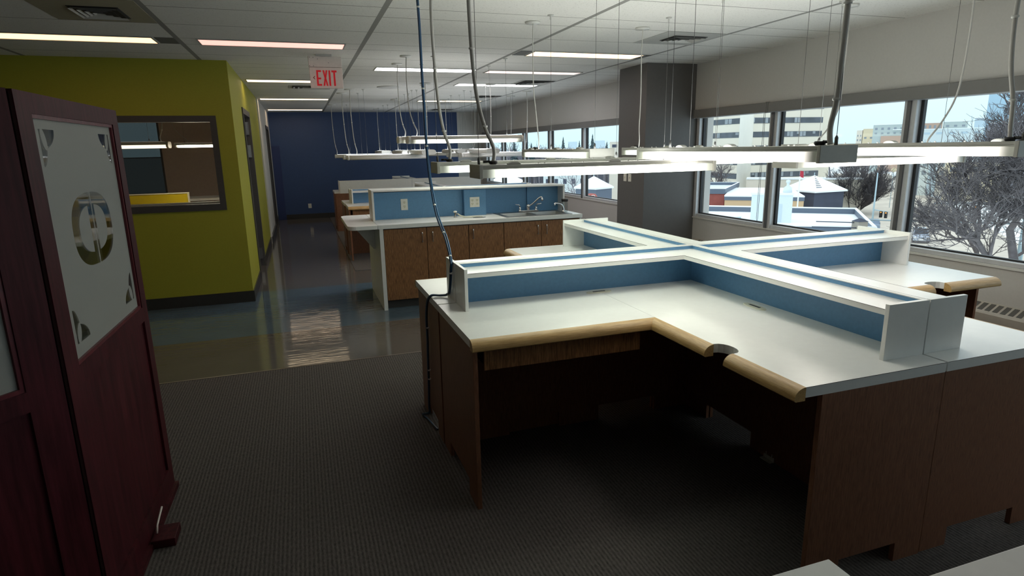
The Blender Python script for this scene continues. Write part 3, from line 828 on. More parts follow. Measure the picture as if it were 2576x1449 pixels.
# ------------------------------------------------------------------ sink counter
CZ = 0.85
ct = MB()
sx0, sx1, sy0, sy1 = 1.985, 2.685, 5.955, 6.330
ct.box(0.655, 5.897, 0.812, sx0, 7.0, CZ).box(sx1, 5.897, 0.812, 2.808, 7.0, CZ).box(sx0, 5.897, 0.812, sx1, sy0, CZ).box(sx0, sy1, 0.812, sx1, 7.0, CZ)
tag(ct.build('worktop', WHITE), 'long white counter top holding the steel sink', 'counter top')
ext = thing('counter_extension', 'white rounded counter flap at the left end of the sink counter, on a triangular bracket', 'counter top', (0.52, 6.4, 0.6))
R_ = 0.09
pl = [(0.652, 5.897), (0.652, 7.0), (0.376 + R_, 7.0)]
pl += [(0.376 + R_ - R_ * math.sin(a), 7.0 - R_ + R_ * math.cos(a)) for a in [PI / 2 * k / 8 for k in range(1, 9)]]
pl += [(0.376 + R_ - R_ * math.cos(a), 5.897 + R_ - R_ * math.sin(a)) for a in [PI / 2 * k / 8 for k in range(0, 9)]]
MB().prism(pl, 0.812, CZ).build('slab', WHITE, ext, 0.003)
MB().prism_xz([(0.45, 0.812), (0.664, 0.812), (0.664, 0.56), (0.645, 0.56)], 6.32, 6.345).build('bracket', GREYLAM, ext)

def cabinet(label, x0, x1, doors, lend=False, rend=False):
    t = thing('base_cabinet', label, 'cabinet', ((x0 + x1) / 2, 6.4, 0), 'cabinets under the sink counter')
    MB().box(x0, 5.9475, 0.095, x0 + 0.018, 6.98, 0.8115).box(x1 - 0.018, 5.9475, 0.095, x1, 6.98, 0.8115).box(x0 + 0.018, 5.9475, 0.095, x1 - 0.018, 6.96, 0.113).box(x0 + 0.018, 6.962, 0.095, x1 - 0.018, 6.98, 0.8115).box(x0 + 0.018, 5.9475, 0.76, x1 - 0.018, 5.952, 0.8115).build('carcass', BASEB, t)  # near-black carcass colour puts shade into the gaps between doors
    MB().box(x0, 6.0, 0.0, x1, 6.9, 0.0945).build('toe_kick', BASEB, t)
    for a, b, hx in doors:
        d = MB().box(a + 0.0025, 5.927, 0.095, b - 0.0025, 5.9465, 0.800).build('door', WOOD, t, 0.001)
        MB().tube(bez([(hx, 5.926, 0.758), (hx, 5.903, 0.757), (hx, 5.897, 0.748), (hx, 5.897, 0.672), (hx, 5.903, 0.663), (hx, 5.926, 0.662)], 4), 0.006, 8).build('handle', CHROME, d)
    if lend: MB().box(0.667, 5.915, 0.0, 0.7035, 7.0, 0.8115).build('end_panel', WEDGE, t)
    if rend: MB().box(2.785, 5.915, 0.0, 2.806, 7.0, 0.8115).build('end_panel', WEDGE, t)
    return t
cabinet('two-door brown cabinet at the left end of the sink counter, with a white end panel', 0.704, 1.556, [(0.706, 1.128, 1.078), (1.128, 1.556, 1.182)], lend=True)
cabinet('single-door brown cabinet between the two-door cabinets under the counter', 1.557, 1.931, [(1.557, 1.931, 1.598)])
cabinet('two-door brown cabinet under the steel sink', 1.932, 2.784, [(1.932, 2.348, 2.300), (2.348, 2.783, 2.398)], rend=True)

hu = thing('splashback_shelf', 'blue splashback with white shelf on top standing on the sink counter', 'shelf', (1.7, 6.5, CZ))
MB().box(0.655, 6.282, CZ, 0.675, 6.60, 1.142).build('side_panel', WEDGE, hu, 0.001)
MB().box(2.750, 6.282, CZ, 2.770, 6.60, 1.128).build('side_panel', WEDGE, hu, 0.001)
MB().loft([[(0.655, y, z0) for y, z0 in ((6.275, 1.142), (6.275, 1.158), (6.60, 1.158), (6.60, 1.142))],
           [(2.770, y, z0 - 0.014) for y, z0 in ((6.275, 1.142), (6.275, 1.158), (6.60, 1.158), (6.60, 1.142))]]).build('top_shelf', WHITE, hu, 0.001)
MB().box(0.675, 6.452, CZ, 2.75, 6.468, 1.127).build('back_panel', BLUEP, hu)
MB().box(0.675, 6.393, CZ, 1.622, 6.451, 1.126).build('front_board', BLUEP, hu)
MB().box(1.624, 6.330, CZ, 1.866, 6.451, 1.126).build('service_box', BLUEP, hu, 0.001)
MB().box(2.378, 6.432, CZ, 2.75, 6.451, 1.126).build('front_board', BLUEP, hu)
MB().box(1.866, 6.36, 0.940, 1.874, 6.375, 0.956).build('latch', IVORY, hu)
MB().box(0.66, 6.60, CZ, 2.765, 6.616, 1.12).build('rear_panel', GREYLAM, hu)

def outlet(name, label, x0, x1, y, z0, z1, cols):
    t = thing(name, label, 'outlet', ((x0 + x1) / 2, y, (z0 + z1) / 2))
    MB().box(x0, y - 0.005, z0, x1, y - 0.0005, z1).build('plate', IVORY, t, 0.0015)
    sk = MB(); hl = MB()
    w, h = (x1 - x0) / cols, (z1 - z0)
    for c in range(cols):
        for k in (0.32, 0.68):
            cx_, cz_ = x0 + w * (c + 0.5), z0 + h * k
            sk.prism_xz([(cx_ + 0.0165 * math.cos(2 * PI * q / 16), cz_ + 0.0145 * math.sin(2 * PI * q / 16)) for q in range(16)], y - 0.0068, y - 0.005)
            for dx in (-0.006, 0.006):
                hl.box(cx_ + dx - 0.0014, y - 0.0074, cz_ + 0.001, cx_ + dx + 0.0014, y - 0.0068, cz_ + 0.009)
            hl.box(cx_ - 0.0022, y - 0.0074, cz_ - 0.009, cx_ + 0.0022, y - 0.0068, cz_ - 0.0045)
    f = sk.build('socket_face', CREAM, t)
    hl.build('slots', BLACK, f)
    return t
outlet('duplex_outlet', 'ivory two-socket outlet on the left part of the blue splashback', 0.959, 1.031, 6.393, 0.937, 1.053, 1)
outlet('quad_outlet', 'ivory four-socket outlet on the box in the middle of the blue splashback', 1.686, 1.793, 6.330, 0.938, 1.045, 2)
outlet('wall_outlet', 'ivory outlet low on the navy wall', 0.105, 0.178, YB, 0.248, 0.352, 1)

sk = thing('sink', 'steel double-basin sink set into the white counter', 'sink', (2.33, 6.15, CZ))
b1 = (2.005, 2.318); b2 = (2.345, 2.662); by = (5.975, 6.285)
rim = MB()
zr0, zr1 = CZ - 0.001, CZ + 0.006
rim.box(1.963, 5.925, zr0, b1[0], 6.398, zr1).box(b2[1], 5.925, zr0, 2.705, 6.398, zr1).box(b1[1], by[0], zr0, b2[0], by[1], zr1)
rim.box(b1[0], 5.925, zr0, b2[1], by[0], zr1).box(b1[0], by[1], zr0, b2[1], 6.391, zr1)
rim.build('rim', STEEL, sk, 0.002)
for a, b in (b1, b2):
    m_ = MB()
    ins = [(a, by[0]), (b, by[0]), (b, by[1]), (a, by[1])]
    low = [(a + 0.02, by[0] + 0.02), (b - 0.02, by[0] + 0.02), (b - 0.02, by[1] - 0.02), (a + 0.02, by[1] - 0.02)]
    m_.loft([[(x, y, CZ + 0.005) for x, y in ins], [(x, y, CZ - 0.16) for x, y in low]], cap=False)
    m_.face(*[(x, y, CZ - 0.16) for x, y in low])
    bs = m_.build('basin', STEEL, sk)
    MB().lathe([(0, CZ - 0.159), (0.03, CZ - 0.159), (0.03, CZ - 0.156), (0, CZ - 0.156)], (a + b) / 2, 6.13, 16).build('drain', CHROME, bs)
fa = thing('faucet', 'chrome two-handle faucet with a slanting spout behind the sink', 'faucet', (2.36, 6.345, CZ + 0.006))
z_ = CZ + 0.006
MB().box(2.235, 6.318, z_, 2.472, 6.365, z_ + 0.020).build('base', CHROME, fa, 0.006)
MB().lathe([(0.0, z_ + 0.02), (0.022, z_ + 0.02), (0.020, z_ + 0.05), (0.024, z_ + 0.055), (0.022, z_ + 0.078), (0, z_ + 0.080)], 2.355, 6.342, 16).tube(bez([(2.355, 6.342, z_ + 0.060), (2.40, 6.325, z_ + 0.085), (2.47, 6.30, z_ + 0.150), (2.497, 6.29, z_ + 0.158), (2.502, 6.288, z_ + 0.140)], 6), 0.0085, 10).tube([(2.502, 6.288, z_ + 0.146), (2.502, 6.288, z_ + 0.118)], 0.013, 12).build('spout', CHROME, fa)
for x, s in ((2.258, -1), (2.449, 1)):
    MB().lathe([(0, z_ + 0.018), (0.017, z_ + 0.018), (0.013, z_ + 0.055), (0, z_ + 0.06)], x, 6.342, 12).tube(bez([(x, 6.342, z_ + 0.05), (x + 0.010 * s, 6.335, z_ + 0.078), (x + 0.032 * s, 6.33, z_ + 0.082), (x + 0.058 * s, 6.325, z_ + 0.088)], 5), 0.0075, 8, r1=0.004).build('lever_handle', CHROME, fa)
tp = thing('tap', 'chrome low-arched single tap at the right end of the sink', 'faucet', (2.69, 6.12, CZ + 0.006))
MB().lathe([(0, z_), (0.021, z_), (0.016, z_ + 0.012), (0.014, z_ + 0.02), (0, z_ + 0.02)], 2.684, 6.12, 14).build('base', CHROME, tp)
MB().tube(bez([(2.684, 6.12, z_ + 0.012), (2.680, 6.12, z_ + 0.050), (2.655, 6.115, z_ + 0.085), (2.61, 6.11, z_ + 0.098), (2.580, 6.105, z_ + 0.098), (2.574, 6.103, z_ + 0.078)], 6), 0.012, 10, r1=0.009).build('spout', CHROME, tp)
jr = thing('jar', 'small clear jar with a black lid behind the low tap', 'jar', (2.722, 6.20, CZ))
MB().lathe([(0, CZ + 0.0005), (0.030, CZ + 0.0005), (0.033, CZ + 0.01), (0.033, CZ + 0.10), (0.028, CZ + 0.112), (0, CZ + 0.112)], 2.735, 6.20, 18).build('glass_body', JARGLASS, jr)
MB().lathe([(0, CZ + 0.1125), (0.036, CZ + 0.1125), (0.037, CZ + 0.14), (0, CZ + 0.141)], 2.735, 6.20, 18).build('lid', BLACK, jr)
vl = thing('shutoff_valve', 'small water valve with a beige hose on the counter', 'valve', (1.50, 6.24, CZ))
MB().lathe([(0, CZ), (0.020, CZ), (0.020, CZ + 0.004), (0.009, CZ + 0.006), (0.009, CZ + 0.05), (0, CZ + 0.05)], 1.50, 6.24, 12).tube([(1.50, 6.24, CZ + 0.035), (1.525, 6.235, CZ + 0.035)], 0.007, 8).build('body', STEEL, vl)
MB().lathe([(0, CZ + 0.05), (0.018, CZ + 0.05), (0.020, CZ + 0.058), (0.014, CZ + 0.066), (0, CZ + 0.066)], 1.50, 6.24, 12).build('knob', IVORY, vl)
MB().tube(bez([(1.525, 6.235, CZ + 0.035), (1.55, 6.20, CZ + 0.018), (1.58, 6.15, CZ + 0.007), (1.64, 6.11, CZ + 0.010), (1.70, 6.105, CZ + 0.011), (1.76, 6.10, CZ + 0.004)], 6), 0.006, 8).build('hose', CREAM, vl)
hp = thing('hole_cover', 'oval dark hole cover lying on the counter beside the valve', 'cover', (1.72, 6.10, CZ))
def ell(cx_, cy_, a, b, n=20): return [(cx_ + a * math.cos(2 * PI * k / n), cy_ + b * math.sin(2 * PI * k / n)) for k in range(n)]
MB().prism(ell(1.715, 6.10, 0.062, 0.042), CZ, CZ + 0.002).build('plate', STEEL, hp)
MB().prism(ell(1.765, 6.093, 0.026, 0.018), CZ + 0.002, CZ + 0.003).build('hole', BLACK, hp)

# switches on the column
for i, (ya, yb_) in enumerate(((6.608, 6.676), (6.495, 6.565))):
    t = thing('light_switch', ('pale switch plate on the charcoal column, the left one of two', 'pale switch plate on the charcoal column, the right one of two')[i], 'light switch', (3.733, (ya + yb_) / 2, 1.175), 'switch plates on the column')
    MB().box(3.727, ya, 1.130, 3.7325, yb_, 1.222).build('plate', IVORY, t, 0.001)
    MB().box(3.721, (ya + yb_) / 2 - 0.006, 1.165, 3.727, (ya + yb_) / 2 + 0.006, 1.187).build('toggle', CREAM, t)

# heater under the windows
ht = thing('baseboard_heater', 'beige baseboard heater with slotted top along the window wall', 'heater', (4.35, 1.6, 0))
MB().prism_xz([(4.29, 0.008), (4.415, 0.008), (4.415, 0.452), (4.405, 0.452), (4.298, 0.408), (4.29, 0.398)], -2.9, 6.15).build('cover', BEIGE, ht, 0.004)
gr = MB()
y = 0.2
while y < 6.0:
    for_y = y
    gr.loft([[(4.312, y, 0.4155), (4.312, y + 0.032, 0.4155), (4.312, y + 0.032, 0.4165), (4.312, y, 0.4165)],
             [(4.392, y + 0.010, 0.448), (4.392, y + 0.042, 0.448), (4.392, y + 0.042, 0.449), (4.392, y + 0.010, 0.449)]])
    y += 0.049
gr.build('slots', GRILLE, ht)
br = MB().box(2.060, 2.170, 0.006, 2.083, 2.240, 0.010).box(2.083, 2.170, 0.006, 2.0865, 2.240, 0.028).box(2.083, 2.182, 0.028, 2.086, 2.187, 0.045).box(2.083, 2.222, 0.028, 2.086, 2.227, 0.045)
tag(br.build('metal_clip', LAMPG), 'small pale metal clip on the carpet under the front desk', 'clip')

# ------------------------------------------------------------------ blue cable bundle
cb = thing('cable_bundle', 'dark blue cable bundle dropping from the ceiling onto the front desk and down its side', 'cable', (0.69, 3.2, 0))
path = [(0.690, 3.585, ZC - 0.002), (0.690, 3.548, 2.22), (0.690, 3.543, 1.975), (0.690, 3.525, 1.80), (0.690, 3.518, 1.62), (0.690, 3.470, 1.41), (0.690, 3.325, 1.20), (0.690, 3.120, 1.09), (0.686, 3.000, 0.992), (0.684, 2.995, 0.955), (0.684, 3.045, 0.83), (0.682, 3.085, 0.795), (0.650, 3.110, 0.787), (0.605, 3.125, 0.787), (0.589, 3.165, 0.745), (0.588, 3.215, 0.64), (0.588, 3.213, 0.527), (0.588, 3.230, 0.40), (0.588, 3.245, 0.255), (0.588, 3.270, 0.10), (0.585, 3.265, 0.055), (0.560, 3.34, 0.016), (0.575, 3.28, 0.014), (0.587, 3.20, 0.016), (0.600, 3.12, 0.014)]
pts = bez(path, 8)
MB().tube(pts, 0.0052, 8).build('cable', CABLEB, cb)
p2 = []
for i, p in enumerate(pts):
    k = i / len(pts)
    off = 0.006 if k < 0.2 else 0.006 + 0.006 * max(0, math.sin((k - 0.2) / 0.14 * PI)) if k < 0.34 else 0.006
    p2.append(p + Vector((off if p.z > 0.8 else -0.002, 0.003 if p.z > 0.8 else 0.010, 0.001)))
MB().tube(p2, 0.0045, 8).build('cable', plain('blue_cable_light', (0.015, 0.085, 0.19), 0.35), cb)
tm = MB()
for k in (5, 20, 34, 46, 54, 62, 74, 86, 124, 140, 143):
    p = pts[min(k, len(pts) - 2)]; q = pts[min(k, len(pts) - 2) + 1]
    d = (q - p).normalized() * 0.004
    tm.tube([p - d + Vector((0.003, 0, 0)), p + d + Vector((0.003, 0, 0))], 0.0085, 8)
tm.build('cable_tie', LAMPW, cb)

# ------------------------------------------------------------------ folding screen
fs = thing('folding_screen', 'dark cherry folding screen with frosted glass panes at the left edge', 'screen', (-0.716, 2.055, 0))
def leaf(loc, deg, sgn, pane_mat):
    # built at the origin: x from the hinge, z up, visible face at y = 0
    th = 0.038 * sgn
    W_, H_ = 0.945, 1.731
    a0, a1, b0, b1 = 0.100, 0.873, 0.905, 1.672
    m_ = MB()
    m_.box(0, 0, 0.03, a0, th, H_).box(a1, 0, 0.03, W_, th, H_).box(a0, 0, b1, a1, th, H_).box(a0, 0, 0.845, a1, th, b0).box(a0, 0, 0.03, a1, th, 0.13)
    lf = m_.build('leaf', MAROON)
    mo = MB()
    r0, r1 = 0.004 * sgn, 0.0135 * sgn
    d_ = 0.012
    mo.box(a0, r0, b0, a0 + d_, th - r0, b1).box(a1 - d_, r0, b0, a1, th - r0, b1).box(a0 + d_, r0, b0, a1 - d_, th - r0, b0 + d_).box(a0 + d_, r0, b1 - d_, a1 - d_, th - r0, b1)
    k = mo.build('glazing_bead', MAROON2); k.parent = lf
    k = MB().box(a0 + d_, r1, b0 + d_, a1 - d_, r1 + 0.004 * sgn, b1 - d_).build('frosted_pane', pane_mat); k.parent = lf
    k = MB().box(a0, 0.010 * sgn, 0.13, a1, th - 0.010 * sgn, 0.845).build('lower_panel', MAROON); k.parent = lf
    k = MB().box(0, -0.016 * sgn, 0.0065, W_ + 0.004, th + 0.016 * sgn, 0.03).build('plinth', MAROON); k.parent = lf
    lf.parent = fs
    lf.location = Vector(loc) - Vector(fs.location)
    lf.rotation_euler = (0, 0, math.radians(deg))
    return lf
l1 = leaf((-0.7155, 2.056, 0), 89.06, 1, FROST1)
l2 = leaf((-0.7220, 2.035, 0), 231.0, -1, FROST2)
MB().box(-0.757, 2.0365, 0.031, -0.7185, 2.0555, 1.722).build('gap_shade_strip', plain('gap_shade_black', (0.012, 0.006, 0.006), 0.9, spec=0.0), fs)  # black strip put in for the shade in the gap between leaves
MB().prism([(-0.700, 2.495), (-0.612, 2.492), (-0.612, 2.610), (-0.700, 2.612)], 0.0065, 0.042).build('foot', MAROON, fs, 0.003)
MB().tube([(-0.682, 2.655, 0.10), (-0.684, 2.560, 0.075), (-0.686, 2.545, 0.045)], 0.004, 6).build('latch_rod', SIGNW, fs)

# ------------------------------------------------------------------ outside: snow, street, buildings, trees
random.seed(7)
GZ = -11.82  # outdoor points taken from image pixels, then scaled about the camera, ground included
SNOW = plain('snow', (0.90, 0.94, 0.96), 0.7, noise=0.03, nscale=0.4)
ROADS = plain('sandy_snow_road', (0.60, 0.54, 0.46), 0.8, noise=0.10, nscale=0.25)
CONC = plain('cream_concrete', (0.76, 0.70, 0.59), 0.7, noise=0.03, nscale=0.2)
CONC2 = plain('pale_concrete', (0.80, 0.77, 0.69), 0.7, noise=0.03, nscale=0.2)
TWIN = plain('dark_office_glazing', (0.085, 0.095, 0.115), 0.25, noise=0.35, nscale=0.35)
TBLIND = plain('pale_office_blinds', (0.28, 0.31, 0.34), 0.5, noise=0.2, nscale=0.5)
BRICKR = plain('red_brick', (0.30, 0.085, 0.070), 0.8, noise=0.12, nscale=1.2)
FASCIA = plain('blue_grey_fascia', (0.12, 0.155, 0.21), 0.6)
TANW = plain('tan_stucco', (0.60, 0.42, 0.25), 0.8)
TANB = plain('taupe_wall', (0.36, 0.32, 0.27), 0.8)
ROOFW = plain('rooftop_white', (0.74, 0.82, 0.86), 0.6)
DKBLUE = plain('slate_blue_wall', (0.050, 0.060, 0.095), 0.7, noise=0.1, nscale=0.8)
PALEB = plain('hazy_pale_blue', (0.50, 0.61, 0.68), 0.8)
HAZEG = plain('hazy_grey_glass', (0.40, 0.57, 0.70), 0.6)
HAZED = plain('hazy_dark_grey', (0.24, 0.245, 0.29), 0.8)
APT_C = plain('cream_stucco', (0.72, 0.66, 0.57), 0.8)
APT_Y = plain('yellow_stucco', (0.70, 0.60, 0.42), 0.8)
APT_G = plain('grey_green_stucco', (0.46, 0.52, 0.51), 0.8)
APT_B = plain('orange_brick', (0.52, 0.36, 0.28), 0.8)
APT_W = plain('white_metal_cladding', (0.66, 0.72, 0.72), 0.6)
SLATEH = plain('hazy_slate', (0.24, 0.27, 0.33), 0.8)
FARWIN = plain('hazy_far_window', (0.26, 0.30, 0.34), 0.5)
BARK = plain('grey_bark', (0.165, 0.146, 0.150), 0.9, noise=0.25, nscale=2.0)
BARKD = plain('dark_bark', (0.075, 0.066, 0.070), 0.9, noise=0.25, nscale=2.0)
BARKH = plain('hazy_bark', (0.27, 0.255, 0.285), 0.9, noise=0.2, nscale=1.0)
SPRUCE = plain('dark_spruce', (0.055, 0.085, 0.095), 0.9, noise=0.3, nscale=2.0)
POLE = plain('pale_blue_pole', (0.42, 0.56, 0.63), 0.5)
SIGREEN = plain('street_sign_green', (0.02, 0.33, 0.19), 0.5)
FLAGR = plain('flag_red', (0.50, 0.03, 0.06), 0.6)
DQRED = plain('sign_red', (0.52, 0.15, 0.13), 0.5)
SIGNB = plain('sign_lettering', (0.82, 0.80, 0.78), 0.5)
AMBER = emis('signal_amber', (1.0, 0.45, 0.10), 0.6, (0.5, 0.2, 0.05))
CARS = plain('silver_car_paint', (0.50, 0.56, 0.66), 0.25, metal=0.3)
CARD = plain('dark_car_paint', (0.06, 0.06, 0.075), 0.25)
CARB = plain('blue_grey_car_paint', (0.25, 0.32, 0.42), 0.3)
TYRE = plain('tyre', (0.015, 0.015, 0.017), 0.8)
CARG = plain('car_glass', (0.05, 0.06, 0.08), 0.1)

struct(MB().box(5.5, -120, GZ - 1, 700, 900, GZ).build('ground_snow', SNOW))
def road_strip(name, p, q, w, z):
    d = (Vector(q) - Vector(p)).normalized(); n_ = Vector((-d.y, d.x)) * w / 2
    P, Q = Vector(p), Vector(q)
    return struct(MB().prism([tuple(P + n_), tuple(P - n_), tuple(Q - n_), tuple(Q + n_)], GZ, z).build(name, ROADS))
road_strip('road_main', (47.6, 28.0), (224.0, 198.8), 20.0, GZ + 0.05)
road_strip('road_cross', (28.0, 84.0), (128.8, -8.4), 17.0, GZ + 0.04)

def facade(name, label, cat, p, q, depth, z0, z1, mat, rows=(), cols=1, gap=0.0, wmat=None, snow=True, group=None, blinds=0):
    """box building: front runs from p to q (plan), goes back by depth; rows of windows as parts"""
    P, Q = Vector(p), Vector(q)
    d = (Q - P).normalized(); n_ = Vector((-d.y, d.x))
    if n_.dot(P) < 0: n_ = -n_
    Lw = (Q - P).length
    t = thing(name, label, cat, (*((P + Q) / 2), z0), group)
    A, B = P + n_ * depth, Q + n_ * depth
    MB().prism([tuple(P), tuple(Q), tuple(B), tuple(A)], z0, z1).build('wall', mat, t)
    if snow:
        MB().prism([tuple(P - n_ * 0.15), tuple(Q - n_ * 0.15), tuple(B), tuple(A)], z1, z1 + 0.25).build('roof', SNOW, t)
    for za, zb in rows:
        w = Lw / cols
        for c in range(cols):
            a = P + d * (w * c + w * gap / 2); b = P + d * (w * (c + 1) - w * gap / 2)
            wd = MB().prism([tuple(a - n_ * 0.06), tuple(b - n_ * 0.06), tuple(b + n_ * 0.02), tuple(a + n_ * 0.02)], za, zb).build('window', wmat or TWIN, t)
            if blinds:
                bm_ = MB(); k = 0; any_ = False
                nb = blinds
                for k in range(nb):
                    if random.random() < 0.33:
                        e0, e1 = a + (b - a) * ((k + 0.08) / nb), a + (b - a) * ((k + 0.92) / nb)
                        zz = za + (zb - za) * random.choice((0.08, 0.08, 0.5))
                        bm_.prism([tuple(e0 - n_ * 0.12), tuple(e1 - n_ * 0.12), tuple(e1 - n_ * 0.07), tuple(e0 - n_ * 0.07)], zz, zb - (zb - za) * 0.06); any_ = True
                if any_: bm_.build('blind', TBLIND, wd)
                else: bm_.bm.free()
    return t

# office tower: left wing, pier, right wing
tw = facade('office_tower', 'tall cream office tower with dark ribbon windows across the street', 'building', (87.4, 137.2), (86.7, 107.2), 24, GZ, 24.0, CONC, [(1.55 + (a - 1.55) * 1.4, 1.55 + (a + 0.8 - 1.55) * 1.4) for a in (8.4, 6.4, 4.4, 2.4, 0.4, -1.6, -3.65)], 1, 0.0, blinds=24)
P0, P1 = Vector((88.3, 105.8)), Vector((105.6, 104.4))
d0 = (P1 - P0).normalized(); n0 = Vector((-d0.y, d0.x))
MB().prism([tuple(P0), tuple(P1), tuple(P1 + n0 * 30), tuple(P0 + n0 * 30)], GZ, 24.0).build('wing', CONC, tw)
for a in (8.4, 6.4, 4.4, 2.4, 0.4, -1.6, -3.5):
    za, zb = 1.55 + (a - 1.55) * 1.4, 1.55 + (a + 0.8 - 1.55) * 1.4
    wd = MB().prism([tuple(P0 - n0 * 0.08), tuple(P1 - n0 * 0.08 - d0 * 0.1), tuple(P1 + n0 * 0.02), tuple(P0 + n0 * 0.02)], za, zb).build('window', TWIN, tw)
    bb = MB()
    for k in range(22):
        if random.random() < 0.33:
            e0, e1 = P0 + d0 * (17.2 * (k + 0.06) / 22), P0 + d0 * (17.2 * (k + 0.9) / 22)
            zz = za + (zb - za) * random.choice((0.08, 0.15, 0.5))
            bb.prism([tuple(e0 - n0 * 0.14), tuple(e1 - n0 * 0.14), tuple(e1 - n0 * 0.09), tuple(e0 - n0 * 0.09)], zz, zb - 0.06)
    bb.build('blind', TBLIND, wd)
MB().lathe([(1.35, GZ), (1.35, 24.0)], *(87.6, 106.3), 20).build('pier', CONC2, tw)
facade('tower_podium', 'cream podium with snowy terrace at the foot of the office tower', 'building', (83.4, 100.2), (98.7, 86.8), 4, GZ, -5.4, CONC)
# low brick building
bk = thing('brick_building', 'low red brick building with a grey-blue parapet and snowy roof', 'building', (*(63.0, 84.0), GZ))
bp_ = [(53.9, 91.1), (64.7, 82.7), (77.8, 95.5), (67.2, 104.0)]
MB().prism(bp_, GZ, -6.35).build('wall', BRICKR, bk)
def inset(poly, k):
    c = sum((Vector(p) for p in poly), Vector((0, 0))) / len(poly)
    return [tuple(c + (Vector(p) - c) * k) for p in poly]
MB().loft([[(x, y, -6.35) for x, y in inset(bp_, 1.015)], [(x, y, -5.55) for x, y in inset(bp_, 1.015)]], cap=False).loft([[(x, y, -5.55) for x, y in inset(bp_, 0.985)], [(x, y, -6.3) for x, y in inset(bp_, 0.985)]], cap=False).build('parapet', FASCIA, bk)
MB().loft([[(x, y, -5.55) for x, y in inset(bp_, 1.018)], [(x, y, -5.5) for x, y in inset(bp_, 1.018)], [(x, y, -5.5) for x, y in inset(bp_, 0.98)], [(x, y, -5.55) for x, y in inset(bp_, 0.98)]], cap=False).build('snow_cap', SNOW, bk)
MB().prism(inset(bp_, 0.984), -6.3, -6.05).build('roof', ROOFW, bk)
# low tan building
yb = thing('tan_building', 'low tan building with blue-grey fascia and a wide snowy roof', 'building', (*(70.0, 79.8), GZ))
yp_ = [(62.2, 79.4), (70.8, 72.2), (81.9, 86.8), (74.2, 92.8)]
MB().prism(yp_, GZ, -7.0).build('wall', TANW, yb)
MB().prism(inset(yp_, 1.01), -7.0, -6.45).build('fascia', FASCIA, yb)
MB().prism(inset(yp_, 1.012), -6.45, -6.25).build('roof', SNOW, yb)
# near roof
nr = thing('flat_roof_building', 'nearest flat roof deep in snow with a dark parapet', 'building', (*(46.2, 50.4), GZ))
np_ = [(36.8, 64.0), (54.5, 48.4), (43.7, 36.7), (27.3, 49.7)]
MB().prism(np_, GZ, -6.0).build('wall', TANB, nr)
MB().prism(inset(np_, 0.985), -6.0, -5.85).build('snow', SNOW, nr)
MB().loft([[(x, y, -6.0) for x, y in inset(np_, 1.0)], [(x, y, -5.33) for x, y in inset(np_, 1.0)], [(x, y, -5.33) for x, y in inset(np_, 0.985)], [(x, y, -5.86) for x, y in inset(np_, 0.985)]], cap=False).build('parapet', FASCIA, nr)
MB().loft([[(x, y, -5.33) for x, y in inset(np_, 1.004)], [(x, y, -5.20) for x, y in inset(np_, 1.0)], [(x, y, -5.20) for x, y in inset(np_, 0.987)], [(x, y, -5.33) for x, y in inset(np_, 0.983)]], cap=False).build('snow_cap', SNOW, nr)
ph = thing('rooftop_penthouse', 'white boxy penthouse with a rounded stack on the nearest snowy roof', 'rooftop unit', (*(42.0, 46.9), -5.85))
a_, b_ = Vector((40.7, 48.0)), Vector((43.4, 45.6))
dd = (b_ - a_).normalized(); nn = Vector((-dd.y, dd.x))
if nn.dot(a_) < 0: nn = -nn
MB().prism([tuple(a_), tuple(b_), tuple(b_ + nn * 3), tuple(a_ + nn * 3)], -5.85, -3.25).build('wall', ROOFW, ph)
MB().prism([tuple(a_ - nn * .1 - dd * .1), tuple(b_ - nn * .1 + dd * .1), tuple(b_ + nn * 3.1 + dd * .1), tuple(a_ + nn * 3.1 - dd * .1)], -3.25, -3.05).build('roof', SNOW, ph)
MB().lathe([(0.42, -3.05), (0.36, -2.6), (0.12, -2.4), (0.12, -2.15), (0.2, -2.1), (0.18, -1.9), (0, -1.85)], *(b_ + nn * 0.6 - dd * 0.5), 14).build('stack', ROOFW, ph)
MB().prism([tuple(a_ + dd * 2.0 - nn * 0.03), tuple(a_ + dd * 2.75 - nn * 0.03), tuple(a_ + dd * 2.75), tuple(a_ + dd * 2.0)], -5.8, -4.1).build('door', plain('pale_door', (0.60, 0.70, 0.76), 0.6), ph)
for i, (x, y, w_, dp, h_, m_, lab) in enumerate(((*(35.3, 47.0), 0.75, 0.7, 0.85, DKBLUE, 'blue-grey square rooftop box at the lower left of the window'),
        (*(37.0, 45.8), 1.3, 0.8, 0.6, PALEB, 'low snow-covered rooftop air unit'),
        (*(37.8, 46.8), 1.0, 0.8, 0.75, PALEB, 'second rooftop air unit under snow, behind the low one'))):
    t = thing('rooftop_unit', lab, 'rooftop unit', (x, y, -5.85))
    MB().box(x - w_ / 2, y - dp / 2, -5.85, x + w_ / 2, y + dp / 2, -5.85 + h_).build('casing', m_, t)
    MB().box(x - w_ / 2 - 0.05, y - dp / 2 - 0.05, -5.85 + h_, x + w_ / 2 + 0.05, y + dp / 2 + 0.05, -5.75 + h_).build('snow_cap', SNOW, t)
vb = thing('roof_hatch', 'taupe roof hatch box with two pipes on the nearest snowy roof', 'rooftop unit', (*(42.1, 36.9), -5.0))
x, y = (42.4, 37.2)
MB().prism([(x - 0.45, y - 0.3), (x + 0.35, y - 0.45), (x + 0.5, y + 0.35), (x - 0.35, y + 0.45)], -5.85, -4.75).build('box', TANB, vb)
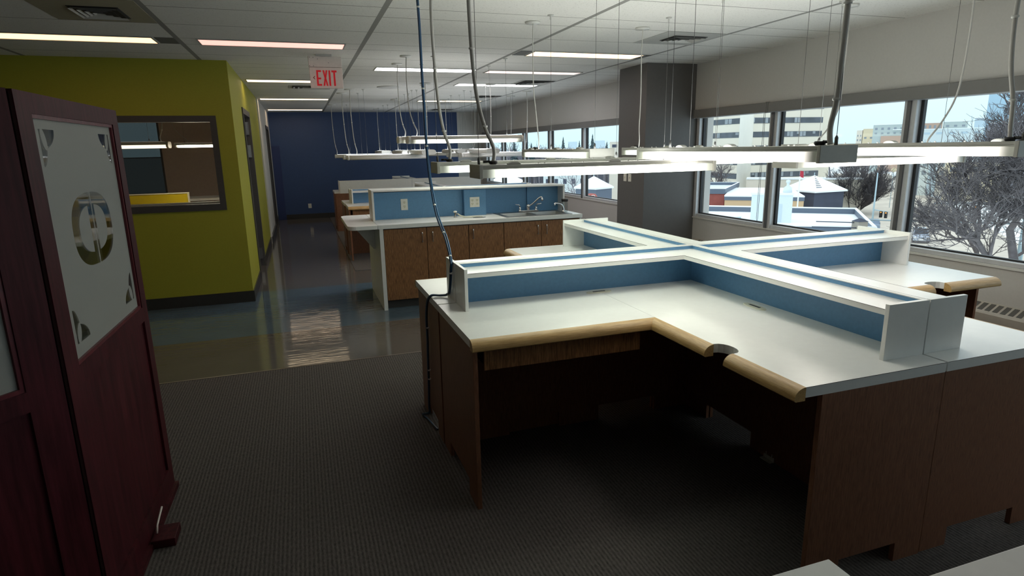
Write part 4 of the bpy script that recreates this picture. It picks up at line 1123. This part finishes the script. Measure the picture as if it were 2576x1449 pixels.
MB().loft([[(x - 0.5, y - 0.35, -4.75), (x + 0.4, y - 0.5, -4.75), (x + 0.55, y + 0.4, -4.75), (x - 0.4, y + 0.5, -4.75)], [(x - 0.05, y - 0.05, -4.5), (x + 0.05, y - 0.05, -4.5), (x + 0.05, y + 0.05, -4.5), (x - 0.05, y + 0.05, -4.5)]]).build('cap', DKBLUE, vb)
MB().tube([(x - 0.4, y + 0.2, -4.85), (x - 2.4, y + 2.1, -4.85)], 0.04, 6).build('pipe', DKBLUE, vb)
MB().tube([(x - 0.4, y - 0.1, -5.25), (x - 2.9, y + 2.0, -5.25)], 0.04, 6).build('pipe', DKBLUE, vb)

def pavilion(label, cx_, cy_, half, rot, ze, za, wall, ribs=0, rface=1, span=(0.08, 0.9)):
    t = thing('pavilion', label, 'building', (cx_, cy_, GZ))
    def sq(h, z): return [(cx_ + h * math.sqrt(2) * math.cos(rot + PI / 2 * k), cy_ + h * math.sqrt(2) * math.sin(rot + PI / 2 * k), z) for k in range(4)]
    MB().loft([sq(half * 0.9, GZ), sq(half * 0.9, ze + 0.02)]).build('wall', wall, t)
    MB().loft([sq(half, ze - 0.25), sq(half, ze), sq(0.05, za)]).build('roof', SNOW, t)
    MB().tube([(cx_, cy_, za - 0.1), (cx_, cy_, za + 0.5)], 0.06, 6).build('finial', POLE, t)
    if ribs:
        c = sq(half, ze); ap = Vector((cx_, cy_, za))
        for face in (rface,):
            r_ = MB(); A, B = Vector(c[face]), Vector(c[(face + 1) % 4])
            for k in range(2, ribs):
                u = k / ribs
                p, q = A.lerp(ap, u), B.lerp(ap, u)
                p2, q2 = p.lerp(q, span[0]), p.lerp(q, span[1])
                r_.tube([p2 + Vector((0, 0, 0.05)), q2 + Vector((0, 0, 0.05))], 0.05, 4)
            r_.build('shingle_course', DKBLUE, t)
    return t
px_, py_ = (87.1, 86.9)
pavilion('dark pavilion with a snow-covered pyramid roof in the middle of the view', px_, py_, 3.9, math.radians(228), -6.75, -4.25, DKBLUE, 9, 0, (0.06, 0.26))
px_, py_ = (44.8, 89.9)
pavilion('snowy pyramid roof left of the charcoal column, behind the red sign', px_, py_, 2.3, math.radians(250), -4.85, -3.15, FASCIA, 10)
px_, py_ = (36.4, 109.2)
pavilion('farther snowy pyramid roof seen above the sink shelf', px_, py_, 5.0, math.radians(255), -6.3, -2.9, FASCIA, 12)

fp = thing('flagpole', 'white flagpole with a red flag before the pyramid roof', 'flagpole', (*(66.2, 68.5), GZ))
x, y = (66.1, 68.5)
MB().tube([(x, y, GZ), (x, y, -3.1)], 0.09, 8).build('pole', SNOW, fp)
MB().loft([[(x, y, -3.15), (x, y + 0.03, -3.15), (x, y + 0.03, -2.3), (x, y, -2.3)], [(x + 0.35, y - 0.3, -3.3), (x + 0.35, y - 0.27, -3.3), (x + 0.3, y - 0.25, -2.4), (x + 0.3, y - 0.28, -2.4)]]).build('flag', FLAGR, fp)

# apartment blocks beyond
def zz(z): return 1.55 + (z - 1.55) * 1.4  # scales a height about the camera, like the other outdoor points
bA = facade('apartment_block', 'cream and yellow apartment block at the left of the far row', 'building', (269.8, 244.4), (271.45, 242.48), 30, GZ, 6.94, APT_C, [(1.62, 2.60), (3.86, 4.70)], 2, 0.6, FARWIN)
bA2 = facade('apartment_block', 'yellow taller section of the far cream apartment block', 'building', (271.6, 242.3), (274.9, 238.45), 30, GZ, 7.57, APT_Y, [(2.74, 3.58)], 2, 0.6, FARWIN)
bB = facade('apartment_block', 'grey-green apartment block with orange brick base left of the thick mullion', 'building', (242.8, 211.5), (250.5, 202.4), 26, GZ, 8.41, APT_G, [(6.24, 7.22), (4.42, 5.12)], 5, 0.6, FARWIN)
p_, q_ = Vector((244.9, 209.0)), Vector((250.5, 202.4))
dn_ = (q_ - p_).normalized(); nn_ = Vector((-dn_.y, dn_.x))
if nn_.dot(p_) > 0: nn_ = -nn_
MB().prism([tuple(p_), tuple(q_), tuple(q_ + nn_ * 0.4), tuple(p_ + nn_ * 0.4)], GZ, 3.58).build('brick_base', APT_B, bB)
MB().prism([tuple(p_ + dn_ * 4.2), tuple(q_), tuple(q_ + nn_ * 2.0), tuple(p_ + dn_ * 4.2 + nn_ * 2.0)], 6.03, 6.31).build('balcony', SNOW, bB)
bC = facade('apartment_block', 'orange brick apartment block right of the thick mullion', 'building', (263.2, 208.6), (269.9, 200.18), 26, GZ, 8.83, APT_B, [(6.52, 7.92), (3.86, 4.84), (1.48, 2.32)], 6, 0.55, FARWIN)
bC2 = facade('apartment_block', 'grey-green wing at the right end of the orange brick block', 'building', (270.2, 199.8), (275.2, 192.9), 26, GZ, 9.11, APT_G, [(6.94, 7.78)], 3, 0.6, FARWIN)
facade('warehouse', 'white metal-clad warehouse in front of the orange brick block', 'building', (210.0, 163.2), (220.6, 148.7), 30, GZ, 5.12, APT_W, [(0.57, 0.85), (3.44, 4.14)], 5, 0.5, PALEB)
facade('chimney_block', 'tan and blue block with a chimney rising above the white warehouse', 'building', (253.4, 175.1), (256.2, 170.8), 10, GZ, 9.46, PALEB)
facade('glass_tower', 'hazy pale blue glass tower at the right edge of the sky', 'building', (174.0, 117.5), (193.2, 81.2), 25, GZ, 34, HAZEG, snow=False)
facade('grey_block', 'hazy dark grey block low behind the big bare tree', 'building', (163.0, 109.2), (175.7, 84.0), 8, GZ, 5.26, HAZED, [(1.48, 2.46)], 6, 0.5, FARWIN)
cols_ = (APT_C, SLATEH, APT_W, PALEB, APT_C, APT_G)
names_ = ('cream', 'slate grey', 'white', 'pale blue', 'second cream', 'grey-green')
r0, r1 = Vector((142.1, 114.0)), Vector((148.4, 105.4))
for i in range(6):
    a, b = r0.lerp(r1, i / 6), r0.lerp(r1, (i + 1) / 6)
    facade('row_house', names_[i] + ' narrow row house along the street behind the bare tree', 'house', tuple(a), tuple(b), 14, GZ, zz(-1.7 - 0.1 * (i % 2)), cols_[i], [(-6.78, -5.80), (-4.82, -3.84)], 1, 0.5, FARWIN, group='row houses along the street')
facade('yellow_building', 'low yellow-tan building behind the bare tree', 'building', (135.9, 98.8), (141.7, 90.3), 8, GZ, -3.28, APT_Y, [(-5.38, -4.40)], 3, 0.5, FARWIN)
facade('white_apartment_house', 'white three-storey house with paired windows seen left of the charcoal column', 'building', (52.1, 130.1), (61.0, 126.1), 10, GZ, -1.88, APT_W, [(-6.64, -5.52), (-4.26, -3.14)], 5, 0.6, DKBLUE)
facade('cream_block', 'cream block with a stepped roof touching the charcoal column', 'building', (72.0, 136.1), (74.0, 134.9), 8, GZ, 2.53, APT_C, [(1.20, 1.90)], 1, 0.5, DKBLUE)
facade('cream_block', 'upper step of the cream block touching the charcoal column', 'building', (74.1, 134.84), (80.5, 131.0), 8, GZ, 3.86, APT_C, [(1.20, 1.90)], 3, 0.5, DKBLUE)
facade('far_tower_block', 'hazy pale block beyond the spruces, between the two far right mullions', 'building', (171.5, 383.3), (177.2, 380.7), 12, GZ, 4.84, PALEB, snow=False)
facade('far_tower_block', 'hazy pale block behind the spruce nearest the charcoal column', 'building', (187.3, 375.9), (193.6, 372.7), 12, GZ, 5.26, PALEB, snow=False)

# sign on a post
dq = thing('restaurant_sign', 'red six-sided restaurant sign reading DQ, low in the window by the column', 'sign', (*(37.1, 75.3), GZ))
cx_, cy_ = (37.1, 75.3)
cz_ = -5.17
hexp = [(-0.92, -0.02), (-0.55, 0.42), (0.0, 0.50), (0.62, 0.42), (0.92, 0.0), (0.55, -0.44), (-0.55, -0.48)]
ang = math.atan2(-26.5, 53.8)
Rm = Matrix.Translation((cx_, cy_, cz_)) @ Matrix.Rotation(ang, 4, 'Z') @ Matrix.Rotation(PI / 2, 4, 'X')
m_ = MB().prism(hexp, -0.12, 0.0)
bmesh.ops.transform(m_.bm, matrix=Rm, verts=m_.bm.verts)
m_.build('board', DQRED, dq)
text_mesh('letters', 'DQ', SIGNB, dq, 0.78, Rm @ Matrix.Translation((0, -0.03, 0.02)), 0.02, 1.05)
MB().tube([(cx_, cy_ + 0.2, GZ), (cx_, cy_ + 0.2, cz_)], 0.09, 6).build('post', FASCIA, dq)

# street furniture
def lamp_post(label, x, y, ztop, arm=None):
    t = thing('street_pole', label, 'pole', (x, y, GZ))
    MB().tube([(x, y, GZ), (x, y, ztop)], 0.15, 8, r1=0.08).build('pole', POLE, t)
    if arm:
        MB().tube([(x, y, arm[2] + 0.3), (arm[0], arm[1], arm[2])], 0.09, 6, r1=0.06).build('arm', POLE, t)
    return t
def signal(label, x, y, z):
    t = thing('traffic_signal', label, 'traffic light', (x, y, z))
    MB().box(x - 0.16, y - 0.14, z - 0.55, x + 0.16, y + 0.14, z + 0.40).build('housing', BLACK, t)
    MB().lathe([(0, z - 0.02), (0.11, z - 0.02), (0.11, z + 0.02), (0, z + 0.02)], 0, 0, 10)
    for k in (-0.4, -0.08, 0.24):
        MB().tube([(x - 0.165, y - 0.10, z + k), (x - 0.21, y - 0.14, z + k)], 0.10, 10).build('lens', AMBER if k == 0.24 else TYRE, t)
    return t
x, y = (79.9, 68.0); ax, ay = (81.2, 66.6)
lamp_post('pale blue street pole with a short signal arm beside the pickup', x, y, -3.00, (ax, ay, -8.67))
signal('traffic signal hanging on the short arm of the pale blue pole, left of two', *(80.6, 67.3), -8.95)
signal('traffic signal hanging on the short arm of the pale blue pole, right of two', *(81.0, 66.8), -9.02)
x, y = (66.1, 39.6); ax, ay = (62.0, 45.8)
lamp_post('pale blue pole with a long arm in front of the street, behind the bare tree', x, y, -3.70, (ax, ay, -4.89))
signal('traffic signal on the long arm behind the bare tree branches', *(63.8, 42.8), -5.31)
x, y = (60.2, 35.8); ax, ay = (51.8, 47.5)
lamp_post('pale blue pole with a low long arm crossing the lower right window', x, y, -4.26, (ax, ay, -6.15))
ss = thing('street_sign', 'green street name sign on the long signal arm', 'sign', (*(65.1, 41.0), -5.24))
a_, b_ = Vector((64.8, 41.6)), Vector((65.4, 40.6))
dd = (b_ - a_).normalized(); nn = Vector((-dd.y, dd.x))
if nn.dot(a_) > 0: nn = -nn
MB().prism([tuple(a_), tuple(b_), tuple(b_ + nn * 0.03), tuple(a_ + nn * 0.03)], -5.41, -5.06).build('board', SIGREEN, ss)
mid = (a_ + b_) / 2 + nn * 0.04
text_mesh('lettering', 'ASPEN AV', SIGNB, ss, 0.24, Matrix.Translation((mid.x, mid.y, -5.24)) @ Matrix.Rotation(math.atan2(dd.y, dd.x), 4, 'Z') @ Matrix.Rotation(PI / 2, 4, 'X'), 0.005, 0.95)
wsn = thing('warning_sign', 'small yellow warning sign by the thick mullion', 'sign', (*(113.1, 92.7), GZ))
x, y = (113.1, 92.7)
MB().tube([(x, y, GZ), (x, y, -4.26)], 0.06, 6).build('post', POLE, wsn)
m_ = MB().prism([(0.55, 0), (0, 0.55), (-0.55, 0), (0, -0.55)], -0.02, 0.02)
bmesh.ops.transform(m_.bm, matrix=Matrix.Translation((x - 0.1, y - 0.1, -4.19)) @ Matrix.Rotation(math.radians(-50), 4, 'Z') @ Matrix.Rotation(PI / 2, 4, 'X'), verts=m_.bm.verts)
m_.build('plate', APT_Y, wsn)

def car(label, x, y, rot, paint, kind='suv'):
    """built along +x at the origin, then placed"""
    t = thing('car', label, 'car', (0, 0, 0), 'cars on the street')
    Lc, Hc, Wc = 4.6, (1.72 if kind == 'suv' else 1.45), 0.92
    side = [(-2.3, 0.35), (2.3, 0.35), (2.3, 0.80), (2.15, 0.98), (1.15, 1.08), (0.50, Hc - 0.06), (0.2, Hc), (-1.7, Hc), (-2.15, 1.1), (-2.3, 0.95)]
    if kind == 'pickup': side = [(-2.6, 0.4), (2.3, 0.4), (2.3, 0.95), (2.2, 1.1), (1.1, 1.2), (0.55, 1.78), (-0.5, 1.8), (-0.75, 1.2), (-2.6, 1.2)]
    def yw(z): return Wc * (1.0 if z < 1.0 else 1.0 - 0.22 * (z - 1.0) / 0.75)
    MB().loft([[(a, -yw(b), b) for a, b in side], [(a, -yw(b) * 0.0, b) for a, b in side], [(a, yw(b), b) for a, b in side]]).build('body', paint, t, 0.05)
    g_ = MB()
    g_.face((1.10, -0.78, 1.11), (1.10, 0.78, 1.11), (0.56, 0.70, Hc - 0.08), (0.56, -0.70, Hc - 0.08))
    bmesh.ops.translate(g_.bm, verts=g_.bm.verts, vec=(0.03, 0, 0.03))
    g_.build('windscreen', CARG, t)
    g_ = MB()
    for s in (-1, 1):
        g_.box(-1.6, s * 0.86, 1.08, 0.4, s * 0.82, Hc - 0.14)
    g_.build('side_window', CARG, t)
    for wx in (-1.45, 1.45):
        for wy in (-0.82, 0.82):
            MB().tube([(wx, wy - 0.11, 0.34), (wx, wy + 0.11, 0.34)], 0.34, 14).build('wheel', TYRE, t)
    h_ = MB()
    for s in (-0.68, 0.68): h_.box(2.28, s - 0.16, 0.72, 2.32, s + 0.16, 0.86)
    h_.build('headlight', SIGNB, t)
    MB().box(2.28, -0.3, 0.45, 2.33, 0.3, 0.62).build('number_plate', SIGNB, t)
    t.location = (x, y, GZ + 0.05); t.rotation_euler = (0, 0, math.radians(rot))
    return t
car('silver SUV driving towards the building in the lower right window', *(78.3, 59.1), 222, CARS)
car('dark car farther up the street, left of the bare tree', *(101.8, 74.5), 222, CARD, 'sedan')
car('dark car half hidden by the bare tree branches', *(98.7, 68.6), 222, CARD, 'sedan')
car('dark car beside the thick mullion, far up the street', *(135.8, 107.8), 225, CARD)
car('snowy parked car left of the pale blue pole', *(126.0, 108.1), 225, CARS, 'sedan')
car('blue-grey pickup at the foot of the pale blue pole', *(81.6, 69.2), 40, CARB, 'pickup')

# trees
def tree_mesh(base, height, trunk_r, depth, spread, seed, lean=(0, 0), fan=0.55, first=0.30, kids=(3, 5), sub=0.66, up=0.12):
    rnd = random.Random(seed)
    m_ = MB()
    def grow(p, d, ln, r, lv):
        n = 3
        pts = [p]
        q = p
        for k in range(n):
            d = (d + Vector((rnd.uniform(-1, 1), rnd.uniform(-1, 1), rnd.uniform(-0.6, 1))) * 0.16 + Vector((0, 0, up * 0.3))).normalized()
            q = q + d * (ln / n)
            pts.append(q)
        m_.tube(pts, r, 5 if lv > depth - 3 else 3, r1=r * 0.62, cap=False)
        if lv <= 0: return
        for k in range(rnd.randint(*kids)):
            i = rnd.choice((1, 2, 3, 3))
            a = Vector((rnd.uniform(-1, 1), rnd.uniform(-1, 1), rnd.uniform(-0.5, 0.9)))
            nd = (d * (1 - fan) + a * fan * spread).normalized()
            grow(pts[i], nd, ln * sub * rnd.uniform(0.75, 1.15), r * 0.58, lv - 1)
    grow(Vector(base), Vector((lean[0], lean[1], 1)).normalized(), height * first, trunk_r, depth)
    return m_
bt = thing('bare_tree', 'large bare grey tree filling the right-hand window', 'tree', (*(48.4, 28.6), GZ))
x, y = (48.9, 28.4)
tree_mesh((x, y, GZ), 24, 0.40, 6, 1.0, 11, (-0.15, 0.15), kids=(4, 6), sub=0.68, up=0.06).build('branches', BARK, bt)
bt2 = thing('bare_tree', 'second bare tree beside the large one, nearer the thick mullion', 'tree', (*(56.0, 36.4), GZ))
x, y = (56.0, 36.7)
tree_mesh((x, y, GZ), 17, 0.26, 5, 1.0, 5, kids=(4, 5), sub=0.70).build('branches', BARK, bt2)
bt3 = thing('bare_tree', 'bare tree with frosty upper twigs at the right edge of the picture', 'tree', (*(63.0, 35.0), GZ))
x, y = (64.4, 37.0)
tree_mesh((x, y, GZ), 26, 0.36, 6, 0.9, 23, kids=(3, 4), sub=0.70, up=0.25).build('branches', BARK, bt3)
# dense multi-stemmed bush
bu = thing('bare_bush', 'dense dark many-stemmed bush right of the snowy pyramid roof', 'bush', (*(99.4, 89.6), GZ))
m_ = MB(); rnd = random.Random(3)
x, y = (98.7, 88.9)
def stem(p, d, ln, r, lv):
    pts = [p]; q = p
    for k in range(3):
        d = (d + Vector((rnd.uniform(-1, 1), rnd.uniform(-1, 1), rnd.uniform(-0.4, 0.6))) * 0.13).normalized(); q = q + d * (ln / 3); pts.append(q)
    m_.tube(pts, r, 3, r1=r * 0.6, cap=False)
    if lv:
        for k in range(rnd.randint(4, 5)):
            a = Vector((rnd.uniform(-1, 1), rnd.uniform(-1, 1), rnd.uniform(-0.3, 1)))
            stem(pts[rnd.choice((1, 2, 3))], (d * 0.6 + a * 0.5).normalized(), ln * 0.62, r * 0.62, lv - 1)
for k in range(30):
    a = rnd.uniform(0, 2 * PI); u = rnd.uniform(0.1, 0.95)
    stem(Vector((x + math.cos(a) * 0.9, y + math.sin(a) * 0.9, GZ)), Vector((math.cos(a) * u, math.sin(a) * u, 0.75)).normalized(), rnd.uniform(3.5, 5.2), 0.10, 4)
m_.build('stems', BARKD, bu)
bt4 = thing('bare_tree', 'bare tree before the tower, above the brick building', 'tree', (*(70.0, 92.4), GZ))
x, y = (80.5, 104.3)
tree_mesh((x, y, GZ), 16, 0.28, 5, 1.0, 31, kids=(3, 5), sub=0.68).build('branches', BARK, bt4)
for i, (xx, yy, hh, sd) in enumerate(((*(46.9, 109.2), 13, 41), (*(51.5, 112.0), 12, 42))):
    t = thing('bare_tree', ('bare tree before the white house, left one', 'bare tree before the white house, right one')[i], 'tree', (xx, yy, GZ))
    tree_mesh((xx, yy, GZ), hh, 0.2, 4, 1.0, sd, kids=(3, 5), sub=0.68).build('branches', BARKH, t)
# spruces
def spruce(label, x, y, ztop, h, w, seed):
    rnd = random.Random(seed)
    t = thing('spruce', label, 'tree', (x, y, ztop - h), 'spruces on the skyline')
    m_ = MB()
    n = 16
    for k in range(n):
        u = k / n
        z = ztop - h * u
        r = w * (0.08 + 0.92 * u)
        for j in range(10):
            a = 2 * PI * (j + rnd.random() * 0.6) / 10
            rr = r * 0.62 * rnd.uniform(0.65, 1.1)
            tip = Vector((x + rr * math.cos(a), y + rr * math.sin(a), z - h * 0.09 * rnd.uniform(0.6, 1.2)))
            b0_ = Vector((x, y, z)); sd_ = Vector((-math.sin(a), math.cos(a), 0)) * r * 0.28
            m_.face(b0_ + Vector((0, 0, h * 0.03)), b0_.lerp(tip, 0.7) + sd_, tip)
            m_.face(b0_ + Vector((0, 0, h * 0.03)), tip, b0_.lerp(tip, 0.7) - sd_)
    m_.build('foliage', SPRUCE, t)
    MB().tube([(x, y, GZ), (x, y, ztop - 0.2)], 0.25, 6, r1=0.03).build('trunk', BARKD, t)
spruce('spruce on the skyline left of the far mullion pair', *(84.3, 192.4), 4.70, 11.0, 4.4, 1)
spruce('tallest spruce on the skyline, left of the charcoal column', *(93.1, 188.2), 5.33, 12.0, 5.0, 2)
spruce('short spruce nearest the charcoal column', *(97.4, 186.1), 2.74, 9.0, 4.0, 3)
spruce('short spruce half behind a mullion', *(89.2, 190.1), 3.44, 9.0, 3.6, 4)
spruce('spruce low in the farthest windows', *(69.3, 199.5), 3.86, 11.0, 5.0, 5)
spruce('spruce low in the farthest windows, right one', *(74.8, 197.4), 3.02, 10.0, 4.6, 6)
# hazy belt of bare trees
m_ = MB(); rnd = random.Random(9)
for k in range(60):
    u = k / 60
    px_, py_ = Vector((56.0, 219.8)).lerp(Vector((117.6, 190.4)), u)
    px_ += rnd.uniform(-4, 4); py_ += rnd.uniform(-4, 10)
    h = rnd.uniform(13.5, 17.0)
    tr = tree_mesh((px_, py_, GZ), h, 0.3, 3, 1.0, 100 + k, kids=(4, 6), sub=0.66, first=0.42)
    tmp = bpy.data.meshes.new('t'); tr.bm.to_mesh(tmp); tr.bm.free(); m_.bm.from_mesh(tmp); bpy.data.meshes.remove(tmp)
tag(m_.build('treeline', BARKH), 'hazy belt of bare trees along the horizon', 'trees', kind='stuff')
m_ = MB()
m_.prism([(42.0, 238.0), (133.0, 197.4), (135.8, 204.4), (44.8, 246.4)], GZ, -0.48)
struct(m_.build('hill_ridge', HAZED))
m_ = MB(); rnd = random.Random(19)
for k in range(26):
    u = k / 26
    px_, py_ = Vector((156.8, 168.0)).lerp(Vector((210.0, 179.2)), u)
    tr = tree_mesh((px_ + rnd.uniform(-5, 5), py_ + rnd.uniform(-5, 5), GZ), rnd.uniform(9, 13), 0.3, 3, 1.0, 300 + k, kids=(4, 6), sub=0.66, first=0.42)
    tmp = bpy.data.meshes.new('t'); tr.bm.to_mesh(tmp); tr.bm.free(); m_.bm.from_mesh(tmp); bpy.data.meshes.remove(tmp)
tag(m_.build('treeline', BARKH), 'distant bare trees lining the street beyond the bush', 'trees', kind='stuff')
